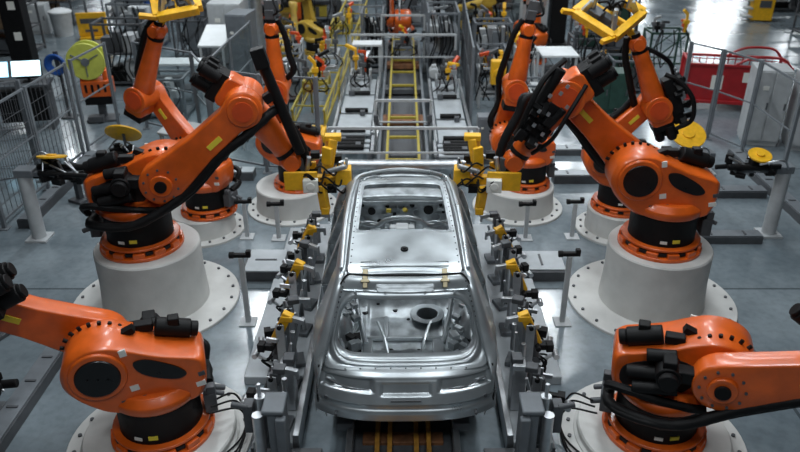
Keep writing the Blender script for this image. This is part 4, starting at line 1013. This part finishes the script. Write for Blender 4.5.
def jig(x, y, z, w, d, h, lab, seed, body='lgrey', rz=0.):
    rn = random.Random(seed)
    t = empty('weld_jig', (x, y, z), rz, lab, 'jig', 'tubular weld jigs along the far line')
    b = MB()
    for sx in (-1, 1):
        for sy in (-1, 1): b.box((sx*w/2, sy*d/2, h/2), (.05, .05, h))
        b.box((sx*w/2, 0, h), (.05, d, .05)); b.bar((sx*w/2, -d/2, .1), (sx*w/2, d/2, h), .03)
    for sy in (-1, 1): b.box((0, sy*d/2, h), (w, .05, .05)); b.box((0, sy*d/2, h*.3), (w, .04, .04)); b.bar((-w/2, sy*d/2, h*.3), (w/2, sy*d/2, h), .03)
    b.build('tube_frame', M[body], t)
    for k in range(5):
        px, py = rn.uniform(-w/2, w/2), rn.uniform(-d/2, d/2); hh = rn.uniform(.2, .5); c = ('yellow', 'dgrey', 'steel', 'black', 'orange2')[k]
        b = MB(); b.box((px, py, h+hh/2), (.06, .06, hh)); b.bar((px, py, h+hh), (px+rn.uniform(-.25, .25), py+rn.uniform(-.2, .2), h+hh+rn.uniform(-.1, .15)), .09, .07); b.box((px, py, h+hh*.6), (.14, .12, .10)); b.build('clamp_unit', M[c], t, bevel=.006)
    b = MB()
    for k in range(5): x0 = rn.uniform(-w/2, w/2); b.tube([(x0, -d/2, h+.1), (x0+rn.uniform(-.2, .2), -d/2-.1, h*.7), (x0+rn.uniform(-.2, .2), -d/2, h*.2)], .015, 6)
    b.build('hoses', M['black'], t)
for k, (x, y, z, w_, d_, h_, body, lab) in enumerate((
        (-1.93, 15.9, .93, .5, .8, .25, 'yellow2', 'low yellow jig riding on the near part of the truss track'), (-1.84, 17.6, 1.03, .5, .8, .3, 'lgrey', 'low grey jig riding on the middle of the truss track'),
        (-1.70, 20.4, 1.19, .5, .9, .3, 'yellow2', 'low yellow jig riding on the far part of the truss track'), (-3.1, 19.3, 0, .8, .7, 1.2, 'lgrey', 'grey tube jig between cabinet and truss track, in front of the ochre robot'),
        (2.15, 17.55, 0, .55, .35, 1.0, 'lgrey', 'grey tube jig behind the yellow box on the thin post'), (3.15, 18.5, 0, .5, .7, 1.2, 'lgrey', 'grey tube jig next to the white topped table and black column'),
        (2.5, 21.4, 0, .9, .5, 1.3, 'dgrey', 'dark tube jig in front of the ochre robot with steel foot'), (-6.1, 21.2, 0, .9, .7, 1.4, 'dgrey', 'dark tube jig in front of the dotted grey cabinet'),
        (1.02, 16.9, .60, .45, .6, .3, 'steel', 'small steel jig standing on the transfer table by the mesh fence'), (-1.02, 17.2, .60, .45, .6, .35, 'steel', 'small steel jig standing on the transfer table by the truss track'),
        (-3.0, 14.9, 0, .8, .7, .9, 'lgrey', 'grey tube jig behind the straight-armed robot, monitor side'), (0, 20.0, .66, .5, .8, .3, 'grey', 'small grey jig riding on the yellow rails near the far robot'),
        (7.4, 20.6, 0, 1.0, .7, 1.2, 'green', 'dark green tube jig standing in front of the yellow trestle'), (4.9, 19.5, 0, .8, .7, 1.3, 'dgrey', 'dark tube jig behind the dark green equipment box'))):
    jig(x, y, z, w_, d_, h_, lab, 50+k, body)
P_ = ('white', 'lgrey', 'steel', 'grey')
for k, (x, y, w_, d_, h_, n_, lab) in enumerate(((-3.0, 18.2, .8, .8, 1.1, 2, 'pale machine frame between the grey cabinet and the truss track'), (-3.2, 16.4, .7, .9, .8, 1, 'low pale machine frame beside the near end of the truss track'),
        (2.5, 20.6, 1.0, .7, 1.5, 2, 'pale machine frame in front of the ochre robot foot'), (3.15, 16.7, .9, .7, .9, 1, 'low pale machine frame behind the upright orange forearm'),
        (-8.6, 24.0, 1.6, .8, 1.4, 2, 'pale machine frame between hose reel and violet box'), (5.9, 18.9, .9, .7, .9, 1, 'low dark machine frame near the yellow trestle'),
        (-4.6, 28.6, 2.6, .9, 2.0, 3, 'far pale rack behind the distant robots'), (1.2, 29.2, 2.4, .9, 2.0, 3, 'far pale rack closing the line'), (4.6, 30.4, 2.4, .9, 1.8, 3, 'farthest pale rack beyond the black column'))):
    rack(x, y, w_, d_, h_, lab, n_, seed=30+k, colors=P_ if k != 5 else ('dgrey', 'green', 'black'))
def lowtool(x, y, z, lab, sc=1.):
    t = empty('floor_tool', (x, y, 0), random.uniform(-.5, .5), lab, 'tool', 'dark floor tools')
    b = MB(); b.box((0, 0, .03), (.3, .3, .06)); b.box((0, 0, z/2), (.10, .10, z)); b.build('stand', M['dgrey'], t, bevel=.01)
    b = MB()
    for k in range(12): b.box((random.uniform(-.25, .25)*sc, random.uniform(-.16, .16)*sc, z+random.uniform(-.08, .16)), (random.uniform(.06, .18), random.uniform(.05, .14), random.uniform(.05, .14)), RZ(random.random()*3))
    b.cyl((-.2, 0, z+.02), (.4*sc, .05, z+.05), .05, seg=12); b.build('tool_body', M['black'], t, bevel=.008)
    b = MB()
    for k in range(4): b.cyl((random.uniform(-.2, .3), random.uniform(-.1, .1), z), (random.uniform(-.2, .35), random.uniform(-.1, .1), z+.22), .016, seg=8)
    b.build('pins', M['steel'], t)
lowtool(-4.72, 6.35, .35, 'low dark tool on the floor channel beside the near robot arm, monitor side')
lowtool(-5.35, 7.9, .7, 'dark tool on a thin stand behind the near robot arm, monitor side')
lowtool(5.55, 8.1, .75, 'dark tool on a thin stand behind the near robot arm, red trolley side')
lowtool(5.0, 11.5, .30, 'low dark clamp on the floor behind the black hub robot')
lowtool(-5.9, 12.0, .5, 'dark clamp tool between pipe post and mesh fence')
# storage racks in the hall corners
rack(-13.3, 23.0, 3.4, 1.1, 1.5, 'long brown parts rack in the hall corner behind the monitors', 2, seed=10, mat='dgrey', colors=('brown', 'dgrey', 'rust', 'grey'))
rack(-14.0, 27.5, 4.0, 1.2, 1.6, 'far parts rack with cartons behind the yellow floor board', 2, seed=15, mat='dgrey', colors=('brown', 'dgrey', 'lgrey'))
rack(16.2, 30.0, 4.0, 1.2, 1.5, 'dark storage rack beyond the yellow stair stand', 2, seed=11, mat='dgrey', colors=('dgrey', 'brown', 'black', 'grey'))
rack(15.2, 25.2, 3.0, 1.2, 1.2, 'dark storage rack with orange box near the hall edge', 2, seed=16, mat='dgrey', colors=('dgrey', 'rust', 'black'))
rack(-10.0, 29.0, 3.0, 1.0, 1.6, 'grey shelving far behind the yellow floor board', 2, seed=17, colors=('grey', 'lgrey', 'blue'))
# ochre unit on a post
t = empty('yellow_control_unit', (2.15, 16.2, 0), 0, 'yellow box with hose on a thin post beside the mesh fence', 'control unit')
b = MB(); b.box((0, 0, .55), (.08, .08, 1.1)); b.build('post', M['grey'], t)
b = MB(); b.box((0, -.05, 1.25), (.34, .22, .55)); b.cyl((0, -.2, 1.25), (0, -.15, 1.25), .12, seg=18); b.build('housing', M['yellow'], t, bevel=.04)
# columns
def hallcol(x, y, r, h, mat, label, box=False):
    b = MB(); b.box((0, 0, h/2), (2*r, 2*r, h)) if box else b.cyl((0, 0, 0), (0, 0, h), r, seg=28); b.box((0, 0, .03), (r*3, r*3, .06))
    o = b.build('hall_column', M[mat], None, bevel=.01); o.location = (x, y, 0); return tag(o, label, 'column')
hallcol(5.05, 24.2, .26, 10.8, 'black', 'thick black hall column behind the white topped table', True)
hallcol(-4.5, 22.8, .18, 10.8, 'steel', 'round steel hall column behind the tall grey cabinet')
# cable tray/gantry overhead far
# kiosk and monitors
t = empty('black_kiosk', (-9.75, 18.6, 0), R(8), 'tall black equipment tower with white notices behind the monitors', 'equipment tower')
b = MB(); b.box((0, 0, 1.35), (.52, .5, 2.7)); b.build('tower', M['black'], t, bevel=.015)
for z in (1.55, 2.3): b = MB(); b.box((.05, -.26, z), (.17, .02, .20)); b.build('notice', M['sticker'], t)
b = MB(); b.box((-.1, -.05, 2.75), (.9, .7, .10)); b.build('top_tray', M['lgrey'], t, bevel=.01)
t = empty('desk', (-8.7, 15.9, 0), R(12), 'dark desk carrying the two glowing monitors beside the slatted fence', 'desk')
b = MB(); b.box((0, 0, 1.05), (1.5, .6, .05)); b.build('desk_top', M['dgrey'], t)
for x in (-.65, .65): b = MB(); b.box((x, 0, .52), (.06, .5, 1.04)); b.build('leg', M['dgrey'], t)
b = MB(); b.box((.1, .05, .55), (1.0, .4, .7)); b.build('drawer_unit', M['black'], t, bevel=.01)
for i, (x, sc, lb) in enumerate(((-.37, 'screen', 'glowing monitor next to the slatted fence edge, outer one'), (.30, 'screen2', 'paler glowing monitor next to the blue cable coil'))):
    p = RZ(R(12)) @ V((x, 0, 0)); mo = empty('computer_monitor', (-8.7+p.x, 15.9+p.y, 1.08), R(12), lb, 'monitor', 'computer monitors')
    b = MB(TM(V((0, 0, .30))) @ RX(-.5)); b.box((0, .015, 0), (.64, .03, .38)); b.build('bezel', M['black'], mo, bevel=.006)
    b = MB(TM(V((0, 0, .30))) @ RX(-.5)); b.box((0, -.004, 0), (.60, .012, .34)); b.build('screen', M[sc], mo)
    b = MB(); b.box((0, .03, .01), (.24, .18, .02)); b.bar((0, .05, .02), (0, .05, .28), .05); b.build('stand', M['black'], mo)
b = MB()
for k in range(5):
    a0 = .22-.02*k; b.tube([(a0*cos(a), .02*k, a0*sin(a)) for a in [2*pi*i/10 for i in range(11)]], .035, 6)
o = b.build('cable_coil', M['blue'], None); o.location = (-8.0, 16.5, 1.32); tag(o, 'blue cable coil hanging beside the pale monitor', 'cable coil')
b = MB(); b.box((0, 0, .55), (.06, .06, 1.1)); b.box((0, -.03, 1.3), (.10, .05, .6)); b.box((0, 0, .02), (.3, .3, .04)); o = b.build('coil_stand', M['dgrey'], None); o.location = (-8.0, 16.67, 0); tag(o, 'dark stand holding the blue cable coil', 'stand')
# hose reel with lime disc on orange carriage
t = empty('hose_reel', (-7.15, 16.6, 0), R(10), 'large lime yellow reel on an orange carriage standing on the open floor', 'reel')
b = MB(); b.cyl((-.12, -.22, 1.42), (-.12, -.16, 1.42), .42, seg=40); b.cyl((-.12, .10, 1.42), (-.12, .16, 1.42), .42, seg=40); b.cyl((-.12, -.16, 1.42), (-.12, .1, 1.42), .25, seg=28); b.build('reel_discs', M['lime'], t, bevel=.01)
b = MB(); b.cyl((-.12, -.26, 1.42), (-.12, -.22, 1.42), .09, seg=18)
for k in range(3): a = k*2.1+.5; b.bar((-.12, -.23, 1.42), (-.12+.34*cos(a), -.23, 1.42+.34*sin(a)), .05, .02)
b.build('reel_hub', M['grey'], t)
b = MB(); b.box((0, 0, .78), (.66, .46, .38)); b.box((.22, 0, 1.05), (.1, .3, .3)); b.box((-.3, 0, 1.0), (.08, .3, .2)); b.build('carriage', M['orange'], t, bevel=.02)
b = MB()
for k in range(4): b.box((-.22+.14*k, -.235, .80), (.05, .02, .18))
b.box((0, 0, .50), (.6, .4, .20)); b.build('lower_grille', M['black'], t)
b = MB(); b.box((0, 0, .25), (.16, .16, .46)); b.box((0, -.05, .03), (.66, .5, .06)); b.box((-.1, -.3, .10), (.34, .2, .14)); b.build('foot', M['dgrey'], t, bevel=.01)
# far floor items
t = empty('floor_board', (-10.5, 24.9, 0), R(14), 'yellow standing floor board with black band on the open floor', 'board')
b = MB(); b.box((0, 0, .48), (.95, .10, .78), RX(.08)); b.box((0, 0, .05), (.9, .5, .08)); b.build('panel', M['yellow'], t, bevel=.02)
b = MB(); b.box((0, -.065, .60), (.72, .02, .16), RX(.08)); b.box((-.05, -.06, .28), (.4, .02, .08)); b.build('black_band', M['dgrey'], t)
t = empty('waste_bin', (-11.75, 25.4, 0), 0, 'white round waste bin beside the yellow floor board', 'bin')
b = MB(); b.lathe([(.30, 0), (.36, .75), (.38, .78)], seg=28); b.build('body', M['lgrey'], t)
b = MB(); b.lathe([(.385, .77), (.385, .82), (.2, .90)], seg=28); b.build('lid', M['white'], t)
cabinet(-12.7, 25.8, .7, .6, 1.0, 'pale crate beside the white waste bin', 'lgrey', R(10), 1)
t = empty('step_stand', (13.4, 27.8, 0), R(-10), 'yellow step stand on the open floor beyond the red cage trolley', 'step stand')
b = MB(); b.box((0, 0, .55), (.75, .5, 1.0)); b.build('frame', M['yellow'], t, bevel=.02)
for k in range(3): b = MB(); b.box((-.5+.0, -.1, .18+.3*k), (.35-.08*k, .4, .05)); b.build('step', M['lgrey'], t)
b = MB(); b.box((.05, -.26, .65), (.4, .02, .26)); b.build('dark_plate', M['dgrey'], t)
t = empty('yellow_trestle', (6.6, 22.2, 0), R(15), 'yellow angled trestle on the floor behind the square yellow frame', 'trestle')
b = MB(); b.box((0, 0, .12), (.95, .5, .20)); b.bar((-.4, 0, .2), (.35, 0, .85), .14, .4); b.bar((.38, -.1, .1), (.38, -.1, .9), .10); b.build('frame', M['yellow'], t, bevel=.015)
b = MB(); b.box((-.1, -.2, .30), (.3, .2, .2)); b.build('clamp_block', M['dgrey'], t, bevel=.01)
# violet box
b = MB(); b.box((0, 0, .25), (.45, .35, .34)); b.box((.05, -.18, .26), (.2, .02, .12)); b.box((0, 0, .04), (.5, .4, .08)); o = b.build('violet_box', M['violet'], None, bevel=.02); o.location = (-6.5, 22.55, 2.1); tag(o, 'small violet box lying on top of the grey dotted cabinet', 'box')

# ------------------------------------------------------------------ red cage trolley
t = empty('cage_trolley', (8.15, 17.6, 0), R(-12), 'red wire cage trolley with white papers behind the guard fence', 'trolley')
b = MB()
for x in (-1.15, 1.15):
    for y in (-.5, .5): b.box((x, y, .60), (.07, .07, 1.10))
for y in (-.5, .5):
    b.box((0, y, 1.12), (2.3, .06, .06)); b.box((0, y, .22), (2.3, .08, .08))
for x in (-1.15, 1.15): b.box((x, 0, 1.12), (.06, 1.0, .06)); b.box((x, 0, .22), (.08, 1.0, .08))
b.build('frame', M['red'], t, bevel=.01)
b = MB(); b.box((-.25, -.47, .68), (1.75, .02, .86)); b.box((0, 0, .24), (2.2, .95, .03)); b.box((-1.13, 0, .68), (.02, .95, .86)); b.build('side_sheet', M['red'], t)
b = MB()
for k in range(14): b.box((-1.1+.17*k, .48, .68), (.02, .02, .86))
for k in range(4): b.box((0, .48, .32+.24*k), (2.2, .02, .02))
b.tube([(-.1, -.5, 1.15), (.3, -.5, 1.34), (.9, -.5, 1.34), (1.15, -.5, 1.12)], .03, 8); b.tube([(-.1, .5, 1.15), (.3, .5, 1.34), (.9, .5, 1.34), (1.15, .5, 1.12)], .03, 8)
b.build('wire_cage', M['red'], t)
for x, z in ((-.45, .70), (.25, .85)): b = MB(); b.box((x, -.49, z), (.26, .012, .34 if x < 0 else .24)); b.build('paper', M['sticker'], t)
for x in (-1., 1.):
    for y in (-.4, .4): b = MB(); b.cyl((x, y-.03, .09), (x, y+.03, .09), .09, seg=16); b.box((x, y, .16), (.10, .08, .05)); b.build('caster', M['black'], t)
b = MB(); b.box((.5, 0, .55), (1.0, .7, .55)); b.build('load', M['dgrey'], t, bevel=.03)

# ------------------------------------------------------------------ cables on floor near the low pedestals
for sx, sd in ((-1, MS), (1, RS)):
    for k in range(3):
        x0 = sx*(1.92-.05*k); b = MB()
        b.tube([(sx*2.02, 6.0-.1*k, .5), (sx*(1.85-.05*k), 6.2-.12*k, .42), (sx*(1.72-.02*k), 6.1-.1*k, .22), (sx*(1.74), 5.9-.15*k, .08), (sx*1.9, 5.6-.1*k, .07)], .011, 8)
        tag(b.build('floor_cable', M['black']), 'black looping cable at the rear of the low robot base, ' + sd, 'cable', 'cables looping beside the low robot, ' + sd)

# ------------------------------------------------------------------ light
world = bpy.data.worlds.new('world'); scene.world = world; world.use_nodes = True
world.node_tree.nodes['Background'].inputs[0].default_value = (.5, .6, .7, 1); world.node_tree.nodes['Background'].inputs[1].default_value = .05
def area(x, y, z, sx, sy, p, col=(.90, .96, 1.)):
    l = bpy.data.lights.new('ceiling_or_fill_light', 'AREA'); l.shape = 'RECTANGLE'; l.size = sx; l.size_y = sy; l.energy = p; l.color = col
    o = bpy.data.objects.new('ceiling_or_fill_light', l); COL.objects.link(o); o.location = (x, y, z); return o
for x, p in ((-2.6, 200), (2.6, 200)):
    for y in (7.5, 12.): area(x, y, 9.3, .5, 3.0, p)
    for y in (17., 22.): area(x*2.0, y, 9.3, .5, 3.0, p*1.15)
area(0, 9.5, 8.5, .4, 5, 60)
def mirrored(px, py, p, w=.9, l=2.2):
    al = R(PITCH)+math.atan((py-226)/FPX); hz = H/tan(al); zc = hz*cos(R(PITCH))+H*sin(R(PITCH)); x = (px-403)/FPX*zc; k = (H+9.8)/H
    area(x*k, hz*k, 9.8, w, l, p)
for px, py, p in ((700, 30, 900), (716, 43, 900), (782, 66, 500), (735, 12, 500), (660, 128, 350), (590, 172, 200), (562, 160, 200), (106, 50, 600), (75, 160, 250), (215, 150, 250), (120, 20, 500), (450, 95, 150), (372, 130, 150), (640, 20, 500), (30, 120, 150)):
    mirrored(px, py, p)
for x in (-9, -3, 3, 9): area(x, 27, 9.8, .6, 2.5, 260)
for x in (-1.8, 1.8): area(x, .5, 9.3, .5, 2.5, 150)  # added fill lights above the camera, brighten car rear and robot fronts
scene.view_settings.view_transform = 'Standard'; scene.view_settings.look = 'None'; scene.view_settings.gamma = 1; scene.view_settings.use_curve_mapping = False
scene.view_settings.exposure = .14
